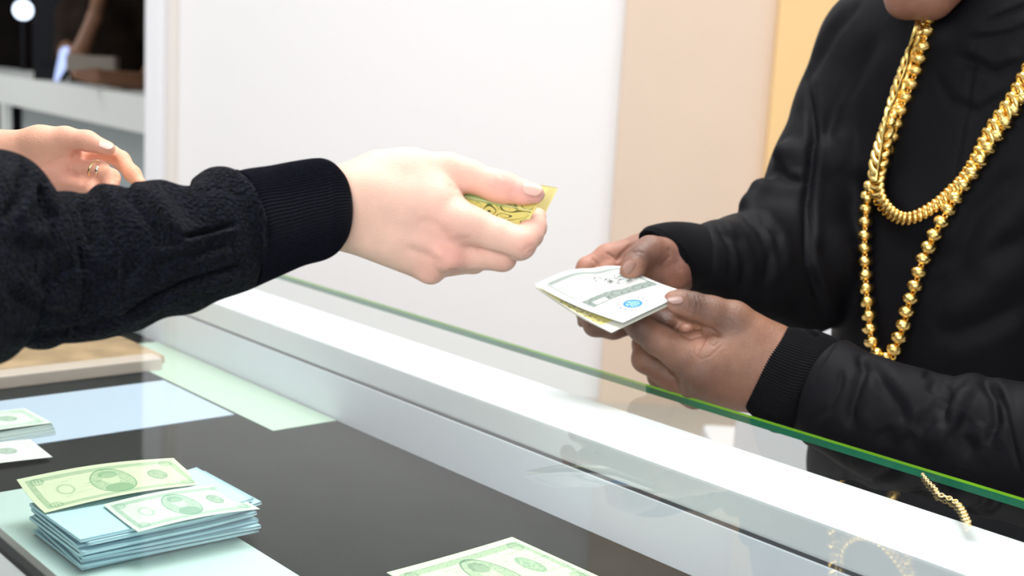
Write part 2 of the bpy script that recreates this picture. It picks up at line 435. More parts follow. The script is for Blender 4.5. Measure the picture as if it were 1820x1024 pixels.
def hand_left_customer():
    H = HandFrame(920, 380, 2.767, 1.42)
    S = region(H, 420, 300, 1560, 1180, -75, 110, .0014)
    for (a, b, k) in [((1260, 690, 0, 118), (1480, 760, 0, 118), .014), ((1190, 830, 6, 118), (1420, 900, 6, 118), .014),
                      ((1250, 660, -2, 120), (1060, 530, -8, 96), .016), ((1230, 740, -4, 140), (930, 740, -14, 118), .016),
                      ((1200, 820, 4, 130), (900, 800, -2, 112), .016), ((1180, 850, 20, 130), (880, 850, 20, 104), .014),
                      ((1120, 640, -4, 120), (980, 690, -10, 110), .012), ((1150, 780, 8, 150), (1000, 780, 8, 140), .016)]: chain(S, H, [a, b], k)
    T = S.new(); chain(S, H, [(1060, 522, -10, 92), (950, 486, -14, 76), (860, 455, -17, 68)], .008, T); chain(S, H, [(860, 455, -17, 68), (800, 436, -18, 60), (763, 428, -18, 48)], .005, T)
    S.merge(T, .007)
    T = S.new(); chain(S, H, [(900, 742, -14, 110), (800, 682, -8, 88), (690, 620, -2, 76)], .008, T); chain(S, H, [(690, 620, -2, 74), (610, 562, 4, 66), (545, 520, 10, 52)], .006, T)
    S.merge(T, .006)
    T = S.new(); chain(S, H, [(850, 850, 22, 92), (740, 780, 26, 74), (628, 716, 30, 66)], .008, T); chain(S, H, [(628, 716, 30, 66), (620, 640, 46, 56), (700, 600, 54, 48)], .006, T)
    S.merge(T, .004)
    T = S.new(); chain(S, H, [(870, 880, 46, 86), (700, 800, 58, 62)], .008, T); chain(S, H, [(700, 800, 58, 60), (690, 650, 56, 48), (735, 545, 36, 42)], .006, T)
    S.merge(T, .004)
    T = S.new(); chain(S, H, [(880, 850, 60, 80), (790, 700, 52, 52), (830, 578, 22, 44)], .006, T); S.merge(T, .004)
    S.ell(H.p(790, 600, 52), (H.r(130), H.r(90), H.r(90)), k=.012); S.ell(H.p(700, 530, 48), (H.r(85), H.r(80), H.r(75)), k=.010); S.ell(H.p(775, 545, 50), (H.r(75), H.r(75), H.r(75)), k=.010); S.ell(H.p(880, 612, -12), (H.r(46), H.r(40), H.r(40)), k=.007)
    S.ell(H.p(895, 790, -20), (H.r(70), H.r(60), H.r(60)), k=.012)
    v, q = S.mesh(); v = relax(v, q, 3); n = vnormals(v, q)
    z = lambda *p: [(920+a/2.767, 380+b/2.767) for a, b in p]
    v = creases(v, n, [(z((850, 470), (855, 430), (835, 395)), 1.6, .0011), (z((880, 480), (885, 435), (870, 400)), 1.6, .0012), (z((910, 470), (905, 430), (890, 400)), 1.5, .0007),
        (z((760, 500), (850, 535), (950, 570), (1010, 612)), 3.2, .0028), (z((800, 590), (850, 615), (905, 600)), 2, .0018), (z((905, 560), (925, 610), (900, 660), (880, 690)), 1.8, .0014),
        (z((930, 620), (960, 655), (1000, 620)), 1.8, .0008), (z((740, 760), (820, 830), (850, 900)), 4, .0020), (z((890, 720), (950, 700), (1010, 640)), 1.6, .0007),
        (z((870, 620), (860, 680), (900, 720)), 1.6, .0006), (z((1020, 510), (1060, 540), (1070, 580)), 2.5, .0007), (z((700, 540), (760, 560), (800, 592)), 2, .0010)])
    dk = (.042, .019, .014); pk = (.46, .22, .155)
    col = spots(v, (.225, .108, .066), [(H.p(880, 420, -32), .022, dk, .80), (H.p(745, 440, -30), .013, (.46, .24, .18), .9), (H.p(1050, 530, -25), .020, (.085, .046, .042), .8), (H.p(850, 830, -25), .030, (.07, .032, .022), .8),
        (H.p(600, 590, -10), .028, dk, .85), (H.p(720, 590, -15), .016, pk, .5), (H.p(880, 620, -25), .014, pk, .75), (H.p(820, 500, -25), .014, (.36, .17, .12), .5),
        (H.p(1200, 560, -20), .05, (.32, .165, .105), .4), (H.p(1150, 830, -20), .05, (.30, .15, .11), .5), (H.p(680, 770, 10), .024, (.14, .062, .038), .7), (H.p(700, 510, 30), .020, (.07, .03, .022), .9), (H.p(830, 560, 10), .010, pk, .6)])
    return H, v, q, col

def hand_right_customer():
    H = HandFrame(920, 380, 2.767, 1.495)
    S = region(H, 180, 0, 1060, 720, -90, 90, .0016)
    for (a, b, k) in [((900, 250, 34, 76), (800, 215, 10, 92), .014), ((890, 310, 40, 66), (780, 290, 14, 72), .014), ((800, 205, 8, 92), (600, 170, 22, 70), .016),
                      ((790, 270, 10, 88), (640, 320, 26, 80), .014), ((760, 300, 26, 100), (560, 320, 40, 80), .014), ((800, 200, 0, 74), (720, 185, -14, 68), .012), ((770, 262, -6, 66), (700, 275, 0, 60), .012)]: chain(S, H, [a, b], k)
    T = S.new(); chain(S, H, [(720, 185, -14, 70), (650, 180, -28, 66), (603, 215, -38, 60)], .008, T); chain(S, H, [(603, 215, -38, 60), (575, 255, -44, 56), (552, 286, -47, 50)], .005, T)
    S.merge(T, .006)
    T = S.new(); chain(S, H, [(620, 158, 20, 62), (440, 205, 18, 54), (340, 262, 14, 46), (300, 330, 10, 40)], .007, T); S.merge(T, .006)
    T = S.new(); chain(S, H, [(600, 215, 26, 60), (450, 262, 14, 50), (390, 330, 4, 44)], .007, T); S.merge(T, .0035)
    T = S.new(); chain(S, H, [(560, 300, 36, 60), (400, 380, 30, 52), (335, 490, -8, 46)], .007, T); S.merge(T, .004)
    T = S.new(); chain(S, H, [(335, 480, -8, 44), (380, 548, -26, 52), (470, 562, -30, 52), (560, 545, -30, 50)], .007, T); S.merge(T, .005)
    T = S.new(); chain(S, H, [(640, 380, 40, 60), (480, 430, 30, 52), (420, 470, 14, 46)], .007, T); S.merge(T, .004)
    S.ell(H.p(316, 538, -4), (H.r(22), H.r(22), H.r(22)), k=.006)
    S.ell(H.p(772, 345, -2), (H.r(50), H.r(34), H.r(40)), k=.008)
    v, q = S.mesh(); v = relax(v, q, 3); n = vnormals(v, q)
    z = lambda *p: [(920+a/2.767, 380+b/2.767) for a, b in p]
    v = creases(v, n, [(z((360, 215), (385, 240), (400, 262)), 2, .0015), (z((430, 190), (460, 205), (485, 225)), 2, .0016), (z((745, 165), (752, 210), (700, 260)), 3, .0018), (z((780, 230), (800, 290)), 3, .001),
        (z((560, 195), (600, 185), (625, 200)), 2, .0008), (z((480, 240), (520, 190), (560, 150)), 3, .002)])
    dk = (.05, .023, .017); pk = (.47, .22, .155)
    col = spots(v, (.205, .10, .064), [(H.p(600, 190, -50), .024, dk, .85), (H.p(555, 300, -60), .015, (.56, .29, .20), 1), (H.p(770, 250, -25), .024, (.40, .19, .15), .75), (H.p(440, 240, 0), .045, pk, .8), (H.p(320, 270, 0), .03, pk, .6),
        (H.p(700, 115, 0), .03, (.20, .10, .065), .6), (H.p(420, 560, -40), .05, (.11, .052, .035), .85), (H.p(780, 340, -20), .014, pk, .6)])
    return H, v, q, col

# head in a local frame: x = its right side, y = facing, z = up; returns verts, quads, colour and the frame
def head(c, fwd, upv, size, skin, lip):
    fw = np.array(fwd, float); fw /= np.linalg.norm(fw); up = np.array(upv, float); up -= fw*(up@fw); up /= np.linalg.norm(up); rt = np.cross(fw, up)
    c = np.array(c, float); A = [rt, fw, up]
    L = lambda x, y, z: c+(rt*x+fw*y+up*z)*size
    S = SDF(.0028, c-.19, c+.19)
    e = lambda p, r, k=.012, neg=False: S.ell(L(*p), np.array(r)*size, A, k, neg)
    e((0, -.008, .035), (.076, .095, .085)); e((0, .022, -.030), (.062, .068, .078), .02); e((0, .062, -.088), (.030, .026, .022), .022)
    S.cone(L(.045, 0, -.055), L(.018, .062, -.092), .020*size, .018*size, .016); S.cone(L(-.045, 0, -.055), L(-.018, .062, -.092), .020*size, .018*size, .016)
    S.cone(L(0, .088, .005), L(0, .108, -.030), .008*size, .012*size, .012); e((0, .104, -.034), (.019, .012, .010), .008)
    for s_ in (-1, 1):
        e((.032*s_, .098, .010), (.018, .016, .011), .012, True); e((.031*s_, .078, .009), (.014, .014, .011), .003)
        e((.030*s_, .082, .030), (.024, .012, .008), .010); e((.047*s_, .066, -.022), (.020, .020, .020), .016)
        e((.078*s_, -.006, .0), (.008, .018, .030), .005); e((.083*s_, -.004, .003), (.005, .010, .018), .004, True)
    e((0, .094, -.055), (.026, .010, .006), .004); e((0, .092, -.066), (.022, .010, .007), .004); e((0, .103, -.0605), (.022, .006, .0012), .003, True)
    S.cone(L(0, -.03, -.05), L(0, -.06, -.16), .052*size, .058*size, .02)
    v, q = S.mesh(); v = relax(v, q, 2)
    col = spots(v, skin, [(L(0, .096, -.060), .014*size, lip, .8), (L(.047, .08, -.02), .02*size, lip, .25), (L(-.047, .08, -.02), .02*size, lip, .25),
                          (L(.031, .092, .009), .009*size, (.02, .015, .012), .85), (L(-.031, .092, .009), .009*size, (.02, .015, .012), .85)])
    return v, q, col, L, A
def haircap(c, L, A, size, long_):
    S = SDF(.004, c-.22, c+.22)
    S.ell(L(0, -.018, .045), np.array((.086, .100, .092))*size, A, .01)
    if long_: S.cone(L(0, -.05, .02), L(0, -.06, -.10), .07*size, .05*size, .02)
    S.ell(L(0, .10, -.02), np.array((.075, .085, .085))*size, A, .01, True)
    v, q = S.mesh(); return relax(v, q, 2)
# ------------------------------------------------------------------ tubes of cloth
def outline_tube(name, rows, nseg, nring, mat, parent, disp=None, cr=None, roll_end=False, wall=.0035, ribs=0, ribamp=.0, relaxn=0, depth_ratio=1.0):
    """rows: (top px, bottom px, depth, half-thickness ratio): a sleeve whose centre line and girth follow these sections; ring angle 0 faces the viewer"""
    T = np.array([[r[0][0], r[0][1], r[1][0], r[1][1], r[2], r[3] if len(r) > 3 else depth_ratio] for r in rows], float)
    T = catmull(T, nring)
    A = np.array([P(t[0], t[1], t[4]) for t in T]); B = np.array([P(t[2], t[3], t[4]) for t in T])
    C0 = (A+B)/2; half = (A-B)/2; hl = np.linalg.norm(half, axis=1)
    tan = np.gradient(C0, axis=0); tan /= np.linalg.norm(tan, axis=1, keepdims=True)
    hd = half/hl[:, None]
    W = np.cross(tan, hd); W /= np.linalg.norm(W, axis=1, keepdims=True)
    sg = np.sign(-(W@F)); sg[sg == 0] = 1; W *= sg[:, None]
    th = np.linspace(0, 2*math.pi, nseg, endpoint=False)
    ct, st = np.cos(th), np.sin(th)
    R_ = hl[:, None]
    off = np.zeros((nring, nseg))
    if ribs: off += ribamp*np.cos(th*ribs)[None, :]
    if disp is not None: off += disp(np.linspace(0, 1, nring)[:, None], th[None, :])
    V3 = C0[:, None, :] + hd[:, None, :]*(st[None, :, None]*(R_+off)[:, :, None]) + W[:, None, :]*(ct[None, :, None]*(R_*T[:, 5][:, None]+off)[:, :, None])
    rings = [V3[i] for i in range(nring)]
    if roll_end:   # last section rolls over the cuff's edge and runs back inside
        c = C0[-1]; r_ = V3[-1]; tn = tan[-1]
        for k in range(1, 7):
            a = k/6*math.pi; s_ = math.sin(a)*wall*.5; w = (1-math.cos(a))*.5*wall
            d = r_-c; d /= np.linalg.norm(d, axis=1, keepdims=True); rings.append(r_+tn*s_-d*w)
        last = rings[-1]
        for k in range(1, 6): rings.append(last-tn*(k*.004))
    Vv = np.concatenate(rings); nr = len(rings)
    i = np.arange(nr-1)[:, None]*nseg; j = np.arange(nseg)[None, :]; j1 = (j+1) % nseg
    q = np.stack([i+j, i+j1, i+nseg+j1, i+nseg+j], -1).reshape(-1, 4)
    n = vnormals(Vv, q); 
    if ((Vv[:nseg*nring]-np.repeat(C0, nseg, 0))*n[:nseg*nring]).sum() < 0: q = q[:, ::-1]; n = -n
    if cr: Vv = creases(Vv, n, cr)
    if relaxn: Vv = relax(Vv, q, relaxn)
    return part(name, npmesh(name, Vv, q), mat, parent)
def hemp(*a): return a

def person_clerk():
    t = empty('person', (-.72, .62, 0))
    tag(t, 'person in navy-black fleece reaching over the counter with yellow-green banknotes, other hand behind', 'person')
    H, v1, q1, c1 = hand_clerk_right()
    H2, v2, q2, c2 = hand_clerk_left()
    # shoulders, torso, upper arms and neck (skin under the clothes stays slim)
    shR = np.array([-.60, .60, 1.38]); shL = shR+U*.36; el = P(-230, 500, .80); elL = P(-560, 420, 1.12)
    neck = (shR+shL)/2+np.array([0, 0, .06]); hc = neck+np.array([0, 0, .17])+V*.03
    S = SDF(.007, np.minimum(shR, shL)-[.2, .2, 1.0], np.maximum(el, np.maximum(shL, P(0, 300, 1.3)))+.18)
    S.cone(el, P(150, 440, .93), .036, .030, .02); S.cone(P(150, 440, .93), H.p(-380, 520, 6), .030, .024, .02); S.cone(shR, el, .042, .036, .02)
    S.cone(shL, elL, .042, .036, .02); S.cone(elL, H2.p(-480, 770, 0), .034, .026, .02)
    S.cone(shR, shL, .05, .05, .03); S.cone(neck-[0, 0, .08], neck+[0, 0, .05], .09, .052, .03); S.cone((shR+shL)/2-[0, 0, .06], (shR+shL)/2-[0, 0, .45], .11, .10, .03)
    v3, q3 = S.mesh(); v3 = relax(v3, q3, 3)
    v4, q4, c4, L, A = head(hc, V*.95+U*.1+[0, 0, -.12], (0, 0, 1), 1.0, (.78, .48, .36), (.66, .28, .24))
    v, q = join([(v1, q1), (v2, q2), (v3, q3), (v4, q4)])
    me = npmesh('body', v, q); setcol(me, np.concatenate([c1, c2, np.tile((.80, .50, .37), (len(v3), 1)), c4]))
    body = part('body', me, M['skin_pale'], t)
    hv, hq = haircap(hc, L, A, 1.0, True), None
    part('hair', npmesh('hair', *haircap2(hc, L, A, 1.0, True)), M['hair_brown'], t)
    nail('thumbnail', H, (1366, 362, 4), (-100, -24, 0), (-24, 60, -6), .0145, .0125, M['nail'], body, .0025)
    nail('thumbnail', H2, (540, 728, -24), (-80, -30, 0), (-20, 60, -20), .013, .012, M['nail'], body, .0022)
    # ring on the other hand
    c = H2.p(487, 862, -2); ax = H2.p(540, 885, -8)-c; ax /= np.linalg.norm(ax)
    ring = torusm(c, ax, H2.r(48), .0013, 40, 10); rg = part('ring', npmesh('ring', *ring), M['gold_pale'], t)
    g = SDF(.0006, H2.p(492, 860, -13)-.008, H2.p(492, 860, -13)+.008); g.ell(H2.p(492, 860, -13), (.0022, .0030, .0042), k=0); part('gem', npmesh('gem', *g.mesh()), M['silver'], rg)
    # fleece: sleeve over the reaching arm with its folds
    rows = [((-260, 300), (-200, 760), .80, .95), ((-130, 262), (-90, 690), .83, .95), ((-60, 262), (-50, 655), .845, .92), ((-32, 266), (0, 629), .86, .9), ((-4, 270), (30, 627), .866, .9), ((14, 286), (58, 624), .873, .9),
            ((34, 322), (85, 620), .88, .9), ((70, 340), (112, 615), .888, .9), ((120, 346), (145, 609), .894, .9), ((150, 352), (175, 603), .90, .9),
            ((170, 332), (200, 597), .905, .9), ((198, 329), (230, 588), .91, .9), ((225, 330), (262, 578), .915, .9), ((250, 322), (292, 570), .92, .9), ((285, 326), (325, 561), .926, .9),
            ((318, 334), (355, 550), .932, .9), ((342, 318), (380, 540), .938, .9), ((366, 305), (404, 529), .944, .9), ((392, 303), (425, 520), .95, .9), ((412, 306), (444, 512), .955, .9), ((420, 306), (452, 508), .957, .9)]
    z = lambda *p: [(a/2.56, 240+b/2.56) for a, b in p]
    cr = [(z((1080, 404), (960, 435), (830, 468)), 5, .0075, .004), (z((640, 255), (690, 330), (745, 440), (830, 520)), 10, .0065, .0035), (z((1140, 588), (980, 640), (850, 680), (700, 750), (560, 830)), 6, .0075, .0035),
          (z((560, 830), (420, 870), (300, 905), (150, 915), (20, 910)), 7, .0035, .002), (z((170, 235), (190, 300), (230, 380)), 7, .007, .003), (z((375, 300), (400, 400), (420, 520)), 9, .0065, .003),
          (z((545, 235), (610, 300), (700, 420), (760, 520)), 9, .004, .004), (z((110, 150), (100, 260), (30, 380)), 9, .009, .004), (z((30, 700), (200, 800), (330, 830)), 12, .004, .003), (z((640, 560), (560, 640), (420, 700)), 16, .0035, .003),
          (z((850, 240), (930, 250), (1010, 225)), 7, .002, .001), (z((1060, 500), (960, 520), (880, 560)), 6, .003, .002), (z((330, 560), (260, 660), (150, 720)), 16, .004, .003), (z((60, 470), (140, 520), (240, 500)), 12, .003, .003),
          (z((700, 590), (820, 560), (940, 545)), 9, .003, .003)]
    rng = np.random.RandomState(3); ph = rng.rand(12)*6.28
    def lump(s_, th): return sum(.0009*np.sin(s_*(9+5*i)+th*(i % 4+1)+ph[i]) for i in range(8))
    sl = outline_tube('sleeve', rows, 520, 420, M['fleece'], t, lump, cr, relaxn=1)
    crows = [((418, 305), (450, 509), .957, .9), ((440, 301), (470, 501), .962, .9), ((480, 297), (505, 487), .970, .85), ((520, 290), (540, 472), .978, .82), ((555, 284), (572, 462), .986, .80), ((574, 284), (590, 452), .990, .79), ((588, 296), (602, 437), .994, .78)]
    outline_tube('cuff', crows, 960, 60, M['knit'], t, lambda s_, th: .0006*np.sin(7*s_+th*3), [(z((1130, 395), (1180, 385)), 4, .001)], True, .004, 96, .0008)
    # body of the fleece
    S = SDF(.009, np.minimum(shR, shL)-[.24, .24, .75], np.maximum(el, np.maximum(shL, P(0, 300, 1.3)))+.2)
    S.cone(shR, P(-215, 520, .81), .075, .072, .03); S.cone(shL, elL, .075, .065, .03); S.cone(elL, P(-200, 300, 1.195), .064, .046, .03); S.cone(P(-200, 300, 1.195), P(-88, 284, 1.215), .046, .040, .02)
    S.cone(shR, shL, .085, .085, .04); S.cone((shR+shL)/2-[0, 0, .05], (shR+shL)/2-[0, 0, .55], .15, .15, .05); S.cone(shR-[0, 0, .1], shR-[0, 0, .5], .10, .09, .04); S.cone(shL-[0, 0, .1], shL-[0, 0, .5], .10, .09, .04)
    S.cone(neck-[0, 0, .03], neck+[0, 0, .03], .075, .062, .02)
    v, q = S.mesh(); part('fleece_top', npmesh('fleece_top', relax(v, q, 3), q), M['fleece'], t)
    mid = (shR+shL)/2; legs(t, mid, U)
    return t
def legs(t, mid, U_, mat='trouser'):
    b = np.array([mid[0], mid[1], 0])
    S = SDF(.011, b-[.34, .34, -.02], b+[.34, .34, .98])
    S.cone(b-U_*.06+[0, 0, .86], b+U_*.06+[0, 0, .86], .125, .125, .04)
    for s_ in (-1, 1): S.cone(b+U_*.09*s_+[0, 0, .84], b+U_*.10*s_+[0, 0, .48], .095, .07, .03); S.cone(b+U_*.10*s_+[0, 0, .48], b+U_*.11*s_+[0, 0, .08], .07, .058, .02)
    v, q = S.mesh(); part('trousers', npmesh('trousers', relax(v, q, 3), q), M[mat], t)
    fw = V if t.name == 'person' else -V
    for s_ in (-1, 1):
        c = b+U_*.11*s_
        S = SDF(.006, c-[.22, .22, 0], c+[.22, .22, .16]); S.cone(c+[0, 0, .05], c+fw*.13+[0, 0, .04], .048, .036, .03); S.cone(c+[0, 0, .10], c+[0, 0, .05], .05, .05, .03)
        S.D = np.maximum(S.D, (.003-(np.arange(S.n[2])*S.h+S.lo[2]))[None, None, :].astype(np.float32))
        v, q = S.mesh(); part('shoe', npmesh('shoe', relax(v, q, 1), q), M['black_plastic'], t)
def haircap2(c, L, A, size, long_):
    S = SDF(.004, c-.24, c+.24)
    S.ell(L(0, -.018, .045), np.array((.086, .100, .092))*size, A, .01)
    if long_: S.cone(L(0, -.05, .02), L(0, -.07, -.10), .075*size, .05*size, .02)
    S.ell(L(0, .10, -.02), np.array((.078, .085, .088))*size, A, .01, True)
    v, q = S.mesh(); return relax(v, q, 2), q
def torusm(c, ax, R_, r_, n1, n2, sx=1, xdir=None):
    ax = np.array(ax, float); ax /= np.linalg.norm(ax)
    h = np.array(xdir if xdir is not None else ([0, 0, 1] if abs(ax[2]) < .9 else [1, 0, 0]), float)
    e1 = h-ax*(h@ax); e1 /= np.linalg.norm(e1); e2 = np.cross(ax, e1)
    vs = []; qs = []
    for i in range(n1):
        a = 2*math.pi*i/n1; d = e1*math.cos(a)*sx+e2*math.sin(a); 
        o = e1*math.cos(a)/sx+e2*math.sin(a); o /= np.linalg.norm(o)
        for j in range(n2):
            b = 2*math.pi*j/n2; vs.append(np.array(c)+d*R_+o*r_*math.cos(b)+ax*r_*math.sin(b))
            qs.append([i*n2+j, ((i+1) % n1)*n2+j, ((i+1) % n1)*n2+(j+1) % n2, i*n2+(j+1) % n2])
    return np.array(vs), np.array(qs)

def person_customer():
    base = P(1700, 640, 1.62); base[2] = 0
    t = empty('customer', base)
    t.name = 'person'
    tag(t, 'person in black jacket and gold chains holding folded banknotes in both hands', 'person')
    H, v1, q1, c1 = hand_left_customer(); H2, v2, q2, c2 = hand_right_customer()
    shR = P(1565, 100, 1.70); shL = P(2040, 180, 1.40); neck = P(1735, -40, 1.585)
    elR = P(1410, 430, 1.655); elL = P(2010, 810, 1.22)
    lo = np.minimum(np.minimum(shR, elR), np.minimum(shL, elL))-.2; hi = np.maximum(np.maximum(shR, elR), np.maximum(shL, elL))+.25; lo[2] = .8
    S = SDF(.007, lo, hi)
    S.cone(shR, elR, .04, .036, .02); S.cone(elR, H2.p(905, 280, 46), .034, .016, .02); S.cone(shL, elL, .04, .036, .02); S.cone(elL, H.p(1440, 830, 3), .036, .030, .02)
    S.cone(shR, shL, .045, .045, .02); S.cone(neck-[0, 0, .1], neck+[0, 0, .03], .08, .052, .03); S.cone(P(1720, 250, 1.60), P(1700, 640, 1.62), .10, .10, .03)
    v3, q3 = S.mesh(); v3 = relax(v3, q3, 3)
    fw = -V*.93-U*.30+np.array([0, 0, -.30])
    hc = P(1664, -164, 1.495)
    v4, q4, c4, L, A = head(hc, fw, (0, 0, 1), 1.02, (.24, .105, .065), (.25, .085, .06))
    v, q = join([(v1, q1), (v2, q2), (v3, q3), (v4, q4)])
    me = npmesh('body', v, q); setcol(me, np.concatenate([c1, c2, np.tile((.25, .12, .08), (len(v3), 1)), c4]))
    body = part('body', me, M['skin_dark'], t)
    part('hair', npmesh('hair', *haircap2(hc, L, A, 1.02, False)), M['hair'], t)
    nail('thumbnail', H, (772, 412, -34), (-100, 10, -6), (20, 90, -40), .0165, .015, M['nail_dark'], body, .004)
    nail('thumbnail', H2, (556, 268, -66), (-50, 60, 0), (80, 50, 20), .0155, .0150, M['nail_mid'], body, .004)
    # jacket: torso, both upper arms and the far sleeve as one garment
    S = SDF(.0042, lo+[0, 0, 0], hi)
    k = .04
    S.ell(P(1745, 250, 1.625), (.215, .145, .30), [U, V, (0, 0, 1)], k)
    S.ell(P(1712, 560, 1.625), (.170, .135, .34), [U, V, (0, 0, 1)], k)
    S.cone(P(1580, 100, 1.68), P(1960, 110, 1.50), .078, .095, k)
    S.cone(P(1562, 85, 1.70), P(1514, 200, 1.69), .078, .072, .03); S.cone(P(1514, 200, 1.69), P(1470, 300, 1.68), .072, .068, .02); S.cone(P(1470, 300, 1.68), P(1410, 435, 1.655), .068, .070, .02)
    S.cone(P(1414, 482, 1.64), P(1330, 476, 1.585), .084, .064, .02); S.cone(P(1330, 476, 1.585), P(1262, 466, 1.53), .064, .046, .02)
    S.cone(shL, elL, .085, .072, .03)
    S.cone(neck-[0, 0, .06], neck+[0, 0, .015], .085, .066, .03)
    # bunched folds of the far sleeve
    for (x0, y0, x1, y1, d, r) in [(1392, 272, 1450, 305, 1.65, .014), (1334, 364, 1400, 400, 1.63, .015), (1352, 335, 1420, 365, 1.64, .014), (1280, 428, 1300, 520, 1.545, .020)]:
        S.cone(P(x0, y0, d-.01), P(x1, y1, d-.01), r, r, .018)
    # collar rolls, hood folds by the jaw
    for (x0, y0, x1, y1, d, r) in [(1670, 66, 1760, 62, 1.515, .018), (1740, 45, 1850, 10, 1.50, .022), (1760, 20, 1870, -30, 1.50, .02)]:
        S.cone(P(x0, y0, d), P(x1, y1, d), r, r, .03)
    v, q = S.mesh(); v = relax(v, q, 3); n = vnormals(v, q)
    cr = [([(1432, 130), (1446, 245), (1434, 360), (1440, 470), (1462, 550)], 7, .012, .003), ([(1738, 60), (1722, 180), (1700, 300), (1692, 420)], 3, .0022, .0012), ([(1560, 60), (1490, 180), (1460, 260)], 16, .008, .004),
          ([(1660, 130), (1690, 180), (1740, 200), (1800, 160)], 9, .004, .002), ([(1600, 150), (1560, 230), (1540, 300)], 14, .005, .003), ([(1700, 100), (1770, 130), (1820, 110)], 9, .005, .003),
          ([(1450, 300), (1520, 330), (1600, 430), (1700, 470)], 22, .004, .004), ([(1820, 300), (1740, 380), (1690, 480)], 24, .005, .004), ([(1820, 420), (1740, 470), (1640, 530)], 22, .005, .004), ([(1450, 420), (1500, 500), (1520, 570)], 18, .006, .004),
          ([(1820, 540), (1740, 580), (1660, 600)], 18, .004, .003), ([(1376, 294), (1400, 318), (1432, 325)], 6, .005, .003), ([(1315, 372), (1350, 405), (1370, 450), (1360, 520)], 7, .005, .003), ([(1275, 405), (1310, 430), (1325, 470), (1320, 520)], 6, .005, .003),
          ([(1345, 380), (1380, 420), (1390, 480)], 7, .005, .003), ([(1245, 398), (1262, 440), (1262, 500)], 4, .003, .002), ([(1275, 392), (1298, 440), (1300, 510)], 5, .004, .002), ([(1430, 150), (1480, 60), (1530, 0)], 8, .005, .003),
          ([(1748, 40), (1790, 25), (1840, 5)], 4, .004, .003), ([(1725, 70), (1790, 62), (1840, 40)], 5, .004, .003)]
    v = creases(v, n, cr); v = relax(v, q, 1)
    jk = part('jacket', npmesh('jacket', v, q), M['nylon'], t)
    bvh = BVHTree.FromPolygons([tuple(x) for x in v], [tuple(int(i) for i in x) for x in q])
    # far cuff edge
    outline_tube('cuff', [((1285, 408), (1290, 535), 1.54, .8), ((1262, 404), (1272, 528), 1.53, .8), ((1222, 396), (1250, 520), 1.515, .8), ((1182, 396), (1238, 512), 1.503, .8), ((1150, 403), (1226, 502), 1.497, .75), ((1141, 410), (1220, 500), 1.494, .72)], 400, 50, M['nylon_knit'], t, None, None, True, .005)
    # near sleeve and cuff
    z = lambda *p: [(1300+a/2.844, 540+b/2.844) for a, b in p]
    rows = [((1500, 610), (1412, 768), 1.395, .8), ((1512, 604), (1432, 790), 1.39, .8), ((1530, 618), (1462, 806), 1.375, .8), ((1555, 634), (1500, 830), 1.36, .8), ((1590, 643), (1545, 850), 1.345, .8), ((1640, 655), (1600, 872), 1.33, .8),
            ((1690, 667), (1650, 888), 1.315, .8), ((1728, 660), (1700, 905), 1.30, .8), ((1765, 674), (1750, 915), 1.285, .8), ((1820, 682), (1810, 930), 1.265, .8), ((1900, 690), (1890, 950), 1.24, .8), ((1990, 700), (1985, 950), 1.22, .8)]
    cr = [(z((650, 250), (670, 330), (640, 420), (610, 520), (600, 640)), 6, .0075, .004), (z((690, 260), (760, 400), (850, 520), (890, 620)), 7, .005, .004), (z((1120, 420), (1060, 520), (1000, 600), (930, 660)), 9, .006, .004),
          (z((1210, 350), (1100, 430), (1060, 520), (1090, 640)), 6, .006, .004), (z((1270, 370), (1330, 480), (1340, 600), (1290, 720)), 6, .007, .004), (z((1330, 400), (1390, 540), (1420, 700), (1460, 850)), 3, .003, .001),
          (z((1200, 560), (1150, 660), (1240, 760)), 9, .005, .004), (z((980, 330), (1040, 380), (1010, 460)), 7, .004, .003), (z((560, 330), (545, 430), (500, 520), (400, 600)), 4, .003, .002), (z((900, 640), (950, 760), (1060, 800)), 12, .005, .004),
          (z((760, 620), (820, 720), (800, 800)), 12, .004, .003)]
    outline_tube('sleeve', rows, 480, 360, M['nylon'], t, lambda s_, th: .0012*np.sin(14*s_+2*th)+.0008*np.sin(23*s_-3*th+1), [(a, w*1.7, d*.75, *[x*.6 for x in rr]) for a, w, d, *rr in cr], relaxn=2)
    rows = [((1502, 622), (1420, 762), 1.395, .8), ((1490, 604), (1398, 770), 1.40, .78), ((1468, 594), (1376, 768), 1.405, .75), ((1440, 588), (1356, 756), 1.41, .73), ((1420, 584), (1342, 744), 1.415, .70), ((1410, 585), (1335, 735), 1.42, .68)]
    outline_tube('cuff', rows, 900, 60, M['nylon_knit'], t, lambda s_, th: .0005*np.sin(9*s_+2*th), [(z((360, 105), (400, 145), (440, 165)), 4, .002, .002)], True, .005, 110, .0005)
    S = SDF(.01, P(1700, 560, 1.62)-[.28, .28, .3], P(1700, 560, 1.62)+[.28, .28, .05])
    legs(t, P(1712, 600, 1.635), U)
    return t, bvh
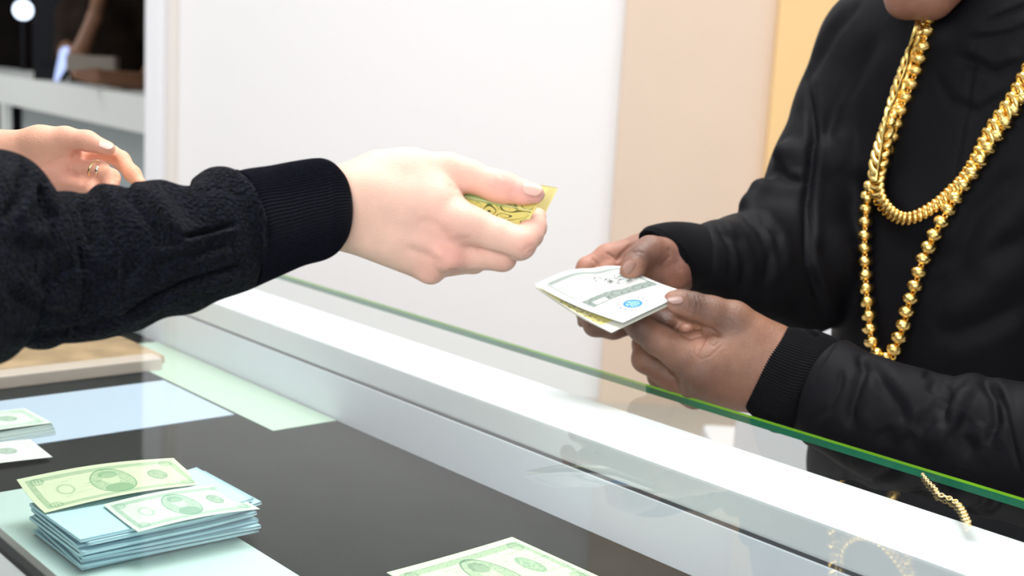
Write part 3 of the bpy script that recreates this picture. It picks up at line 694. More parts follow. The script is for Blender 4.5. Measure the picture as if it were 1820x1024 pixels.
# ------------------------------------------------------------------ chains
def hit(bvh, x, y, lift):
    a = P(x, y, 1)-cam; a /= np.linalg.norm(a)
    loc, nr, i, d = bvh.ray_cast(Vector(cam), Vector(a))
    if loc is None: return None, None
    nr = np.array(nr); nr = nr if nr@F < 0 else -nr
    return np.array(loc)-a*lift/max(.35, -(nr@a)), nr
def path_on(bvh, pts, lift, n=600):
    X = catmull(np.array(pts, float), n); out = []; nr = []
    last = None
    for x, y in X:
        p, m_ = hit(bvh, x, y, lift(len(out)/n) if callable(lift) else lift)
        if p is None or (last is not None and abs((p-cam)@F-last) > .09):
            if last is None: continue
            p = P(x, y, last); m_ = nr[-1]
        last = float((p-cam)@F); out.append(p); nr.append(m_)
    out = np.array(out); nr = np.array(nr)
    for _ in range(25):
        out[1:-1] = out[1:-1]*.5+(out[:-2]+out[2:])*.25; nr[1:-1] = nr[1:-1]*.5+(nr[:-2]+nr[2:])*.25
    nr /= np.linalg.norm(nr, axis=1, keepdims=True)
    return out, nr
def along(p, n, step):
    d = np.r_[0, np.cumsum(np.linalg.norm(np.diff(p, axis=0), axis=1))]; s = 0; res = []
    k = 0
    while s < d[-1]:
        g = lambda A: np.array([np.interp(s, d, A[:, i]) for i in range(3)])
        c = g(p); tt = np.array([np.interp(min(s+.002, d[-1]), d, p[:, i]) for i in range(3)])-np.array([np.interp(max(s-.002, 0), d, p[:, i]) for i in range(3)])
        m_ = g(n); res.append((c, tt/np.linalg.norm(tt), m_/np.linalg.norm(m_), s/d[-1])); s += step(s/d[-1]) if callable(step) else step; k += 1
    return res
def mat4(c, x, y, z, s=(1, 1, 1)):
    return Matrix(((x[0]*s[0], y[0]*s[1], z[0]*s[2], c[0]), (x[1]*s[0], y[1]*s[1], z[1]*s[2], c[1]), (x[2]*s[0], y[2]*s[1], z[2]*s[2], c[2]), (0, 0, 0, 1)))
def place(name, me, root, mtx):
    o = bpy.data.objects.new(name, me); COL.objects.link(o); o.parent = root
    o.matrix_parent_inverse = Matrix.Translation(-Vector(root.location)); o.matrix_basis = mtx
    return o
def bead_mesh():
    vs = []; qs = []; a, b = 48, 36
    for i in range(b+1):
        ph = math.pi*i/b
        for j in range(a):
            th = 2*math.pi*j/a; g = 1
            zz = math.cos(ph)*.80; rr = math.sin(ph)*g
            # two engraved stripes slant round the bead
            w_ = math.sin(ph)*math.cos(th)*.45+math.cos(ph)*.89; k_ = 1-.09*math.exp(-((w_-.12)/.07)**2)-.06*math.exp(-((w_+.25)/.05)**2)
            vs.append((rr*k_*math.cos(th), rr*k_*math.sin(th), zz*k_))
    for i in range(b):
        for j in range(a): qs.append([i*a+j, i*a+(j+1) % a, (i+1)*a+(j+1) % a, (i+1)*a+j])
    me = npmesh('bead', vs, np.array(qs)[:, ::-1]); me.materials.append(M['gold']); me.polygons.foreach_set('use_smooth', [True]*len(me.polygons)); return me
def link_mesh(R_, r_, sx, name, mat, n1=36, n2=14):
    v, q = torusm((0, 0, 0), (0, 0, 1), R_, r_, n1, n2, sx, (1, 0, 0)); me = npmesh(name, v, q); me.materials.append(M[mat]); me.polygons.foreach_set('use_smooth', [True]*len(me.polygons)); return me

def necklaces(bvh):
    # bead chain
    pts = [(1651, 20), (1648, 46), (1643, 70), (1636, 95), (1628, 125), (1618, 155), (1607, 180), (1597, 210), (1586, 245), (1570, 290), (1550, 325), (1542, 350), (1540, 371), (1538, 397), (1537, 424), (1537, 448), (1538, 475), (1539, 503), (1541, 529), (1544, 555), (1546, 582), (1550, 608), (1558, 628), (1572, 638),
           (1582, 636), (1590, 622), (1600, 596), (1608, 573), (1613, 549), (1622, 522), (1630, 497), (1637, 472), (1648, 446), (1660, 419), (1673, 395), (1688, 370), (1701, 347), (1717, 322), (1732, 302), (1748, 276), (1762, 256), (1778, 232), (1796, 205), (1815, 178), (1838, 145), (1865, 105), (1890, 60)]
    p, n = path_on(bvh, pts, lambda t_: .004 if t_ < .2 else .0115)
    root = empty('bead_necklace', p[len(p)//2]); tag(root, 'long gold ball-bead chain hanging lowest on the black jacket', 'necklace')
    bm = bead_mesh(); cm = link_mesh(.0026, .0011, 1.2, 'connector', 'gold', 14, 8)
    for c, tt, m_, s in along(p, n, .0163):
        r = .0096; y = np.cross(m_, tt); y /= np.linalg.norm(y); x = np.cross(y, tt)
        if root.get('n', 0) >= 0:
            a = random.random()*6.28; x2 = x*math.cos(a)+y*math.sin(a); y2 = np.cross(tt, x2)
            place('bead', bm, root, mat4(c, x2, y2, tt, (r, r, r)))
        c2 = c+tt*.00815; place('connector_link', cm, root, mat4(c2, tt, y, np.cross(tt, y)))
    # heavy curb chain
    pts = [(1640, 15), (1636, 42), (1628, 70), (1616, 100), (1606, 130), (1596, 160), (1587, 190), (1579, 218), (1572, 248), (1565, 278), (1559, 305), (1558, 330), (1564, 352), (1577, 371), (1593, 384), (1610, 389), (1630, 384), (1652, 372), (1673, 357), (1694, 338), (1712, 320), (1728, 298), (1741, 276), (1753, 252), (1766, 230), (1781, 208), (1797, 186), (1813, 160), (1830, 128), (1852, 88), (1880, 40)]
    p, n = path_on(bvh, pts, .012)
    root = empty('curb_necklace', p[len(p)//2]); tag(root, 'thick gold curb-link chain on the black jacket, hanging above the longer beads', 'necklace')
    lm = link_mesh(.0056, .0037, 1.75, 'link', 'gold', 36, 14)
    edge_band(p, n, root)
    res = along(p, n, lambda s: float(np.interp(s, [0, .30, .42, .48, .66, .74, 1], [.0125, .0118, .0098, .0066, .0066, .0110, .0135])))
    for c, tt, m_, s in res:
        y = np.cross(m_, tt); y /= np.linalg.norm(y)
        # diagonal strokes: long axis leans across the chain, ring plane turned about it
        thin = np.clip((s-.38)/.10, 0, 1)*np.clip((.74-s)/.08, 0, 1)
        lean = math.radians(float(np.interp(s, [0, .24, .34, 1], [28, 34, 54, 52]))+22*thin)
        lx = tt*math.cos(lean)+y*math.sin(lean)*(1); per = np.cross(m_, lx)
        rot = math.radians(float(np.interp(s, [0, .24, .34, 1], [12, 16, 46, 48]))); nz = m_*math.cos(rot)+per*math.sin(rot); ly = np.cross(nz, lx)
        sc = float(np.interp(s, [0, .12, .24, .36, .46, .52, .66, .76, 1], [.66, .72, 1.0, 1.16, .85, .64, .68, 1.0, 1.1]))
        place('link', lm, root, mat4(c, lx, ly, nz, (sc, sc, sc)))

def edge_band(p, n, root):
    m_ = int(len(p)*.36); c = []; 
    for i in range(0, m_, 3):
        tt = p[min(i+2, len(p)-1)]-p[max(i-2, 0)]; tt /= np.linalg.norm(tt); y = np.cross(n[i], tt); y /= np.linalg.norm(y)
        c.append((p[i]+y*.0068*float(np.interp(i/m_, [0, .6, 1], [.95, 1.1, 1.5]))+n[i]*.007, y, n[i]))
    vs = []; k = 10
    for a, y, nn in c:
        for j in range(k): b = 2*math.pi*j/k; vs.append(a+y*.0011*math.cos(b)+nn*.0030*math.sin(b))
    qs = [[i*k+j, i*k+(j+1) % k, (i+1)*k+(j+1) % k, (i+1)*k+j] for i in range(len(c)-1) for j in range(k)]
    part('edge_band', npmesh('edge_band', vs, qs), M['gold'], root)
# ------------------------------------------------------------------ banknotes
def note_image(nx, ny, seed, paper=(.80, .86, .72), ink=(.16, .30, .20), kind='dollar'):
    """colour per grid point of one printed side; x along the long side"""
    rng = np.random.RandomState(seed)
    x = np.linspace(0, 2.36, nx)[:, None]; y = np.linspace(0, 1, ny)[None, :]
    x = x+0*y; y = y+0*x
    img = np.tile(np.array(paper, float), (nx, ny, 1)); ink = np.array(ink)
    def mixin(mask, col, a=1.): 
        mk = np.clip(mask, 0, 1)[..., None]*a; img[:] = img*(1-mk)+np.array(col)*mk
    def band(v_, a, b, s=.006): return np.clip((v_-a)/s, 0, 1)*np.clip((b-v_)/s, 0, 1)
    d = np.minimum(np.minimum(x, 2.36-x), np.minimum(y, 1-y))
    waves = .5+.5*np.sin(60*x+8*np.sin(25*y))*np.sin(55*y+6*np.sin(20*x))
    mixin(band(d, .085, .17), ink, .38); mixin(band(d, .085, .17)*(waves > .6), ink, .35); mixin(band(d, .080, .092), ink, .8); mixin(band(d, .165, .173), ink, .5)
    mixin(band(d, .2, .6, .05)*waves, ink, .10)
    ex, ey = 1.18, .5
    e = np.hypot((x-ex)/.30, (y-ey)/.36)
    mixin(e < 1.0, ink, .30); mixin((e < 1.0) & (waves > .5), ink, .3); mixin(band(e, .97, 1.05, .02), ink, .8)
    mixin(np.hypot((x-ex)/.12, (y-.58)/.17) < 1, paper, .55); mixin(np.hypot((x-ex)/.20, (y-.28)/.14) < 1, ink, .5); mixin((np.hypot((x-ex)/.14, (y-.70)/.10) < 1), ink, .5)
    s = np.hypot((x-1.86)/.14, (y-.52)/.16); mixin(s < 1, (.10, .26, .16), .65); mixin((s < .8) & (waves > .55), paper, .5)
    s = np.hypot((x-.50)/.13, (y-.52)/.15); mixin(band(s, .7, 1.0, .05), ink, .4)
    for cx, cy in ((.22, .84), (2.14, .84), (.22, .16), (2.14, .16)):
        mixin(np.hypot((x-cx)/.10, (y-cy)/.085) < 1, ink, .45)
        for k in range(3): mixin(band(np.abs(x-(cx-.045+.045*k)), -.1, .010, .003)*band(np.abs(y-cy), -.1, .05, .004), paper, .7)
    for k in range(26):
        a = .38+rng.rand()*1.7; b = .18+rng.rand()*.62
        if abs(a-ex) < .34: continue
        mixin(band(x, a, a+.10+.2*rng.rand())*band(y, b, b+.018)*(waves > .3), ink, .45)
    return img
def note_held(nx, ny):
    """pale folded note with curved grey bands and a small blue rosette"""
    img = np.tile(np.array((.60, .62, .61), float), (nx, ny, 1))
    s = np.linspace(0, 1, nx)[:, None]+np.zeros((1, ny)); t = np.linspace(0, 1, ny)[None, :]+np.zeros((nx, 1))
    def mixin(mask, col, a=1.):
        mk = np.clip(np.clip(mask, 0, 1)[..., None]*a*1.3, 0, 1); img[:] = img*(1-mk)+np.array(col)*mk
    def band(v_, a, b, w=.01): return np.clip((v_-a)/w, 0, 1)*np.clip((b-v_)/w, 0, 1)
    wav = .5+.5*np.sin(70*s+6*np.sin(31*t))*np.sin(64*t+7*np.sin(23*s))
    g = (.17, .23, .20); dkk = (.03, .045, .04)
    mixin(band(t, .05, .115, .02)*band(s, .08, .97, .02), g, .55); mixin(band(s, .055, .10, .02)*band(t, .06, .44, .02), g, .35)
    mixin(band(t, .140, .147, .003)*band(s, .12, .95), g, .6); mixin(band(s, .115, .122, .003)*band(t, .14, .40), g, .7); mixin(band(t, .405, .413, .003)*band(s, .11, .96), dkk, .6)
    mixin(band(t, .47, .62, .015)*band(s, .07, .96, .02), g, .62); mixin(band(t, .47, .62)*band(s, .07, .96)*(wav > .62), dkk, .35); mixin(band(t, .535, .60, .01)*band(s, .14, .30, .01), (.75, .78, .74), .75)
    mixin(band(t, .46, .468, .003)*band(s, .06, .97), dkk, .45); mixin(band(t, .635, .641, .003)*band(s, .08, .97), g, .6)
    mixin(band(s, .90, .965, .02)*band(t, .12, .60, .02), g, .55); mixin(band(s, .70, .93, .03)*band(t, .16, .40, .03)*(wav > .45), g, .6)
    e = np.hypot((s-.56)/.10, (t-.24)/.09); mixin(band(e, .6, 1.0, .1)*(wav > .35), dkk, .55); e = np.hypot((s-.66)/.09, (t-.28)/.09); mixin((e < 1)*(wav > .6), dkk, .6)
    mixin(band(t, .20, .205)*band(s, .2, .45)*(wav > .5), dkk, .4); mixin(band(t, .28, .30, .004)*band(s, .2, .28)*(np.sin(220*s) > .1), dkk, .45); mixin(band(t, .27, .30, .004)*band(s, .34, .42)*(np.sin(260*s) > .2), dkk, .4)
    bx, by = .40, .80
    e = np.hypot((s-bx)/.105, (t-by)/.080); mixin(e < 1, (.03, .22, .60), .9); mixin((e < .72) & (wav > .45), (.35, .58, .85), .7); mixin(band(e, .80, 1.02, .05), (.06, .25, .52), .8)
    ang = np.arctan2(t-by, s-bx); e2 = np.hypot((s-bx)/.16, (t-by)/.125)
    mixin(band(e2, .88, 1.08, .03)*(np.sin(ang*17+9*e2) > .35), (.15, .20, .30), .7); mixin(band(e2, 1.25, 1.33, .02)*(np.sin(ang*9) > .0), (.35, .38, .42), .6)
    mixin(band(s, .60, .78, .01)*band(np.abs(t-.79-.03*np.sin(14*s)), -1, .05, .006)*(np.sin(150*s+20*t) > .45), (.25, .28, .34), .6)
    e = np.hypot((s-.76)/.07, (t-.73)/.05); mixin(band(e, .5, 1.0, .1)*(wav > .4), (.45, .47, .52), .7)
    mixin(band(t, .93, .936, .003)*band(s, .2, .45), (.4, .42, .45), .5)
    return img
def note_yellow(nx, ny, seed=1):
    """yellow-green side with dark engraved scrolls and a pale green corner panel"""
    img = np.tile(np.array((.72, .66, .20), float), (nx, ny, 1)); rng = np.random.RandomState(seed)
    s = np.linspace(0, 1.6, nx)[:, None]+np.zeros((1, ny)); t = np.linspace(0, 1, ny)[None, :]+np.zeros((nx, 1))
    def mixin(mask, col, a=1.):
        mk = np.clip(mask, 0, 1)[..., None]*a; img[:] = img*(1-mk)+np.array(col)*mk
    q = np.sin(10*s+3*np.sin(8*t+2))+np.sin(12*t+3*np.sin(6*s)); sw = np.abs(np.sin(2.3*q+5*s))
    mixin((sw < .26)*(s > .85)*(t > .05)*(t < .40), (.03, .035, .01), .95); mixin((sw < .45)*(s > .9)*(t > .30)*(t < .52), (.10, .12, .03), .8)
    mixin((np.abs(np.sin(5*q)) < .12)*(s > .6)*(t < .9), (.18, .20, .05), .5)
    mixin(np.clip((t-.38)/.03, 0, 1)*np.clip((.64-t)/.03, 0, 1)*np.clip((1.3-s)/.2, 0, 1), (.30, .44, .16), .9); mixin((np.abs(t-.62-.05*np.sin(6*s)) < .035)*(s > .6)*(s < 1.5), (.07, .09, .04), .9); mixin((np.abs(t-.44) < .012)*(s > .5), (.75, .80, .50), .8)
    mixin(np.clip((t-.66)/.03, 0, 1)*np.clip((1.05-s)/.05, 0, 1), (.76, .72, .38), .9); mixin(np.hypot((s-.62)/.14, (t-.78)/.16) < 1, (.26, .48, .25), .8)
    d = np.minimum(np.minimum(s, 1.6-s), np.minimum(t, 1-t)); mixin(np.clip((.045-d)/.01, 0, 1), (.78, .72, .25), 1)
    return img
def sheet(name, corners, nx, ny, img, curve=None, th=.00035, mat='note'):
    """corners A(0,0) B(1,0) C(1,1) D(0,1): a sheet with its print in the vertex colours and a real thickness"""
    A, B, Cc, D = [np.array(c, float) for c in corners]
    s = np.linspace(0, 1, nx)[:, None, None]; t = np.linspace(0, 1, ny)[None, :, None]
    X = A*(1-s)*(1-t)+B*s*(1-t)+Cc*s*t+D*(1-s)*t
    n = np.cross(B-A, D-A); n /= np.linalg.norm(n)
    if n[2] < 0: n = -n
    if curve is not None: X = X+n*curve(s, t)
    X = X.reshape(-1, 3)
    v = np.concatenate([X+n*th/2, X-n*th/2]); N_ = nx*ny
    i = np.arange(nx-1)[:, None]*ny; j = np.arange(ny-1)[None, :]
    q = np.stack([i+j, i+ny+j, i+ny+j+1, i+j+1], -1).reshape(-1, 4)
    nq = np.cross(v[q[0][2]]-v[q[0][0]], v[q[0][3]]-v[q[0][1]])
    if nq@n < 0: q = q[:, ::-1]
    bound = [(k*ny, (k+1)*ny) for k in range(nx-1)]+[((nx-1)*ny+k, (nx-1)*ny+k+1) for k in range(ny-1)]+[((k+1)*ny+ny-1, k*ny+ny-1) for k in range(nx-1)]+[(k+1, k) for k in range(ny-1)]
    side = np.array([[a, b, b+N_, a+N_] for a, b in bound])
    me = npmesh(name, v, np.concatenate([q, q[:, ::-1]+N_, side]))
    setcol(me, np.concatenate([img.reshape(-1, 3)]*2))
    o = link(name, me, M[mat], None, True)
    return o

def banknotes():
    # note being handed over: one side under the thumb, second leaf behind
    H = HandFrame(560, 230, 3.531, 1.0)
    img = note_yellow(320, 200)
    t = empty('banknote', H.p(1310, 560, 15)); tag(t, 'yellow-green banknotes pinched between thumb and forefinger of the pale hand', 'banknotes')
    a = sheet('front_leaf', [H.p(660, 470, 12), H.p(1308, 628, 9), H.p(1462, 372, 26), H.p(800, 262, 34)], 320, 200, img, lambda s, t_: .0025*np.sin(s*3.1)*(t_-.5))
    b = sheet('back_leaf', [H.p(700, 480, 30), H.p(1385, 650, 46), H.p(1524, 368, 56), H.p(850, 262, 56)], 60, 40, np.tile(np.array((.74, .66, .28)), (60, 40, 1)), lambda s, t_: .001*np.sin(s*3.1))
    for o in (a, b): o.parent = t; o.matrix_parent_inverse = Matrix.Translation(-Vector(t.location))
    # folded notes held by the customer
    L_, B_, R_, T_ = P(949, 506, 1.425), P(1089, 590, 1.368), P(1222, 520, 1.40), P(1110, 474, 1.468)
    t = empty('banknote', (L_+R_)/2); tag(t, 'white folded banknote with blue seal held in both brown hands', 'banknotes')
    img = note_held(300, 300)
    cur = lambda s, t_: .011*np.sin(np.pi*s)*(1-t_)-.004*np.sin(np.pi*t_)*(1-s*.3)-.006*np.exp(-((s-.62)/.16)**2-((t_-.22)/.3)**2)
    a = sheet('top_leaf', [L_, T_, R_, P(1107, 574, 1.372)], 300, 300, img, cur)
    L2, B2 = P(951, 509, 1.43), P(1087, 591, 1.372)
    nv = np.cross(T_-L_, B_-L_); nv /= np.linalg.norm(nv); nv = nv if nv[2] > 0 else -nv
    yl = note_yellow(220, 220, 2).transpose(1, 0, 2)[::-1]; ss = np.linspace(0, 1, 220)[:, None, None]; tt = np.linspace(0, 1, 220)[None, :, None]
    k = np.clip((ss-.012)/.006, 0, 1)*np.clip((.86-tt)/.02, 0, 1); pap = np.array((.78, .78, .70))
    img2 = pap*(1-k)+(yl*.8+np.array((.74, .70, .45))*.2)*k
    k = ((np.abs(np.sin(30*tt+4*np.sin(70*ss)+90*ss)) < .38)*(tt > .28)*(tt < .84)*(ss > .014)*(ss < .10))*.8; img2 = img2*(1-k)+np.array((.06, .055, .02))*k
    b = sheet('inner_leaf', [L2, T_-nv*.004, R_-nv*.004, B2], 220, 220, img2, lambda s, t_: -.003*np.sin(np.pi*t_)*(1-s))
    c = sheet('bottom_leaf', [L2-nv*.0015, T_-nv*.006, R_-nv*.006, B2-nv*.0008], 60, 60, np.tile(np.array((.80, .80, .70)), (60, 60, 1)), lambda s, t_: -.004*np.sin(np.pi*t_)*(1-s))
    for o in (a, b, c): o.parent = t; o.matrix_parent_inverse = Matrix.Translation(-Vector(t.location))
    # loose note lying on the dark mat
    z0 = .898
    def flat(u0, v0, lu, lv, rot, z): # centre, sizes along its own long (lv) and short (lu) sides
        c, s = math.cos(rot), math.sin(rot)
        f_ = lambda a, b: Q(u0+a*c-b*s, v0+a*s+b*c, z)
        return [f_(-lu/2, -lv/2), f_(-lu/2, lv/2), f_(lu/2, lv/2), f_(lu/2, -lv/2)]
    g1 = note_image(330, 140, 5, (.70, .84, .58), (.06, .18, .10))
    k1, k2, k3 = onplane(910, 957, z0), onplane(700, 1022, z0), onplane(1062, 1026, z0)
    lng = (k2-k1)/np.linalg.norm(k2-k1)*.156; sh = np.array([-lng[1], lng[0], 0]); sh *= .080/np.linalg.norm(sh); sh = sh if sh@(k3-k1) > 0 else -sh
    shd = (k3-k1)/np.linalg.norm(k3-k1)*.125
    o = sheet('banknote', [k1+lng, k1, k1+shd, k1+lng+shd], 330, 140, g1[:, ::-1], lambda s, t_: .003*(1-s)**2+.001, th=.001); tag(o, 'single pale green banknote lying on the dark mat under the glass', 'banknote')
    tr = Vector(np.array(k1)); 
    def offn(x, y, z, lu, lv, rot):   # rectangle whose nearest corner stands at a measured spot
        k = onplane(x, y, z); e1 = U*math.cos(rot)+V*math.sin(rot); e2 = -U*math.sin(rot)+V*math.cos(rot)
        return [k, k+e2*lv, k+e1*lu+e2*lv, k+e1*lu]
    # the heap of notes with blue edges
    nms = .900; rng = random.Random(8)
    for k in range(9):
        th = .0028; zz = nms+.0015+k*.0034
        rot = .02+rng.uniform(-.05, .05); du = rng.uniform(-.004, .004); dvv = rng.uniform(-.005, .005)+k*-.0008
        w = sheet('banknote_bundle', flat(.556+du, -.548+dvv, .108, .168, rot, zz+th/2), 30, 60, np.tile(np.array((.50, .70, .78)), (30, 60, 1)),
                  (lambda k_: (lambda s, t_: 0*s*t_+np.clip((.20-t_)/.2, 0, 1)**2*0+np.clip((s-.55)/.45, 0, 1)**2*(.0006*k_)))(k), th=th, mat='wad')
        tag(w, 'pale blue paper bundle in the middle of the heap beneath the green notes', 'banknotes', 'blue-edged bundles in the heap under the glass')
        if k == 0: w['label'] = 'lowest pale blue bundle of the heap, lying on the mint card'; 
        if k == 8: w['label'] = 'topmost blue-edged bundle, directly beneath the green notes of the heap'
        if k in (0, 8): del w['group']
    zt = nms+.0015+9*.0034
    g = note_image(300, 128, 11, (.72, .84, .72), (.12, .34, .22))
    cs = offn(246, 948, zt+.001, .080, .116, .04)
    o = sheet('banknote', [cs[0], cs[1], cs[2], cs[3]], 300, 128, g, lambda s, t_: -.004*(s-.5)**2*4*0+.003*np.sin(3.1*s)+.004*(t_-.5)**2); tag(o, 'green banknote with white margin on the front of the blue-edged heap', 'banknote')
    g = note_image(300, 128, 21, (.74, .82, .58), (.12, .34, .16))
    cs = offn(80, 912, zt+.001, .072, .156, .02)
    o = sheet('banknote', [cs[0], cs[1], cs[2], cs[3]], 300, 128, g, lambda s, t_: .004*np.sin(3.1*s)+.010*t_**2*(1-s*.4)); tag(o, 'curled green banknote at the back corner of the blue-edged heap', 'banknote')
    # notes farther back in the case
    z1 = .897
    for (u0, v0, zz, rot, col, ik, lab) in [(.95, -.585, z1+.012, -.05, (.80, .90, .80), (.28, .50, .36), 'pale green banknote on the farther white pile in the display case'),
                                       (.86, -.62, z1+.004, .05, (.82, .84, .82), (.7, .74, .7), 'plain white slip between the two piles of notes')]:
        g = note_image(200, 90, 31, col, ik)
        cs = flat(u0, v0, .075, .17, rot, zz); o = sheet('banknote', cs, 200, 90, g, lambda s, t_: .002*np.sin(3.1*s)); tag(o, lab, 'banknote')
    for k in range(3):
        w = sheet('banknote_bundle', flat(.945+.004*k, -.585, .080, .172, -.05+.02*k, z1+.002+k*.0035), 20, 40, np.tile(np.array((.70, .80, .78)), (20, 40, 1)), None, th=.003, mat='note')
        tag(w, 'pale paper bundle under the farther pale green banknote', 'banknotes', 'bundles in the farther pile')# ------------------------------------------------------------------ display counter
def counter():
    u0, u1 = -.75, 2.7
    t = empty('display_counter', Q(1.0, -.42, 0)); tag(t, 'white display counter with green-edged glass top across the shop', 'counter')
    add = lambda n, lo, hi, bev, m_: part(n, boxm(n, lo, hi, bev, 'uv'), M[m_], t, smooth=False)
    add('cabinet', (u0, -.80, .0), (u1, -.185, .872), .004, 'lacquer')
    add('front_rail', (u0, -.181, .955), (u1, -.075, .9890), .004, 'lacquer')
    add('seal', (u0, -.1795, .951), (u1, -.08, .956), 0, 'groove')
    add('front_panel', (u0, -.1815, .872), (u1, -.10, .952), .001, 'lacquer_inner')
    add('mat', (u0+.02, -.735, .872), (u1-.02, -.182, .8955), .001, 'mat')
    add('back_rail', (u0, -.83, .90), (u1, -.7485, .9890), .008, 'lacquer')
    add('gasket', (u0, -.7485, .93), (u1, -.7415, .989), .001, 'black_plastic')
    add('channel', (u0, -.7415, .955), (u1, -.735, .989), .001, 'groove_grey')
    add('end_panel', (u0, -.80, .872), (u0+.02, -.10, .989), .001, 'lacquer'); add('end_panel', (u1-.02, -.80, .872), (u1, -.10, .989), .001, 'lacquer')
    # glass slab: top, underside, long edge and lime arris
    def strip(name, pts, mat):
        me = bpy.data.meshes.new(name); me.from_pydata([tuple(Q(*p)) for p in pts], [], [[4*i+j for j in range(4)] for i in range(len(pts)//4)]); me.update()
        return part(name, me, M[mat], t, smooth=False)
    zt, zb, vb = 1.0, .990, -.86
    g = strip('glass_top', [(u0, vb, zt), (u1, vb, zt), (u1, -.0012, zt), (u0, -.0012, zt)], 'glass')
    def sub(o): o.parent = g; o.matrix_parent_inverse = Matrix(); return o
    sub(strip('underside', [(u0, vb, zb), (u0, 0, zb), (u1, 0, zb), (u1, vb, zb)], 'glass_under'))
    sub(strip('polished_edge', [(u0, 0, zb), (u0, 0, zt-.0030), (u1, 0, zt-.0030), (u1, 0, zb), (u0, vb, zb), (u1, vb, zb), (u1, vb, zt), (u0, vb, zt)], 'glass_edge'))
    sub(strip('arris', [(u0, 0, zt-.0030), (u0, -.0012, zt), (u1, -.0012, zt), (u1, 0, zt-.0030)], 'glass_lime'))
    # pale card under the heap, blue paper and a tan case farther along
    o = link('mint_card', boxm('mint_card', (.18, -.725, .8955), (.74, -.485, .8998), .0006, 'uv'), M['pale_board'], smooth=False); tag(o, 'pale mint card on the dark mat beneath the heap of notes', 'card')
    o = link('blue_paper', boxm('blue_paper', (.885, -.70, .8955), (1.08, -.28, .8970), .0004, 'uv'), M['blue_paper'], smooth=False); tag(o, 'pale blue sheet lying in the case behind the farther notes', 'sheet of paper')
    o = link('mint_sheet', boxm('mint_sheet', (.80, -.275, .8955), (1.30, -.184, .8968), .0004, 'uv'), M['mint'], smooth=False); tag(o, 'pale green sheet along the white front panel inside the case', 'sheet of paper')
    t2 = empty('leather_tray', Q(1.35, -.42, .8955)); tag(t2, 'low tan tray with a pale rim at the far end of the case', 'tray')
    part('lining', boxm('lining', (1.17, -.70, .8955), (1.75, -.235, .908), .002, 'uv'), M['tan'], t2, smooth=False)
    part('rim', boxm('rim', (1.135, -.70, .8955), (1.17, -.255, .914), .003, 'uv'), M['pinkrim'], t2, smooth=False)
M['mint'] = principled('mint_paper', (.52, .66, .55), .6)
M['groove_grey'] = principled('grey_channel', (.22, .22, .21), .5)

def thin_chain():  # solid links stand in for a necklace's reflection in the glass
    p = [onplane(x, y, 1.0022) for x, y in catmull(np.array([(1640, 843), (1650, 856), (1662, 868), (1668, 878), (1684, 884), (1700, 893), (1710, 905), (1716, 918), (1722, 932)], float), 80)]
    p = np.array(p); n = np.tile([0, 0, 1.], (80, 1)); root = empty('reflection_chain', p[40]); tag(root, 'small gold chain standing in for a reflection on the glass beside the black sleeve', 'chain')
    lm = link_mesh(.0028, .0009, 1.3, 'link', 'gold_pale', 18, 8)
    for i, (c, tt, m_, s) in enumerate(along(p, n, .0042)):
        y = np.cross(m_, tt); a = .5 if i % 2 else -.5; nz = m_*math.cos(a)+y*math.sin(a); k = .55+.4*s; place('link', lm, root, mat4(c, tt, np.cross(nz, tt), nz, (k, k, k)))

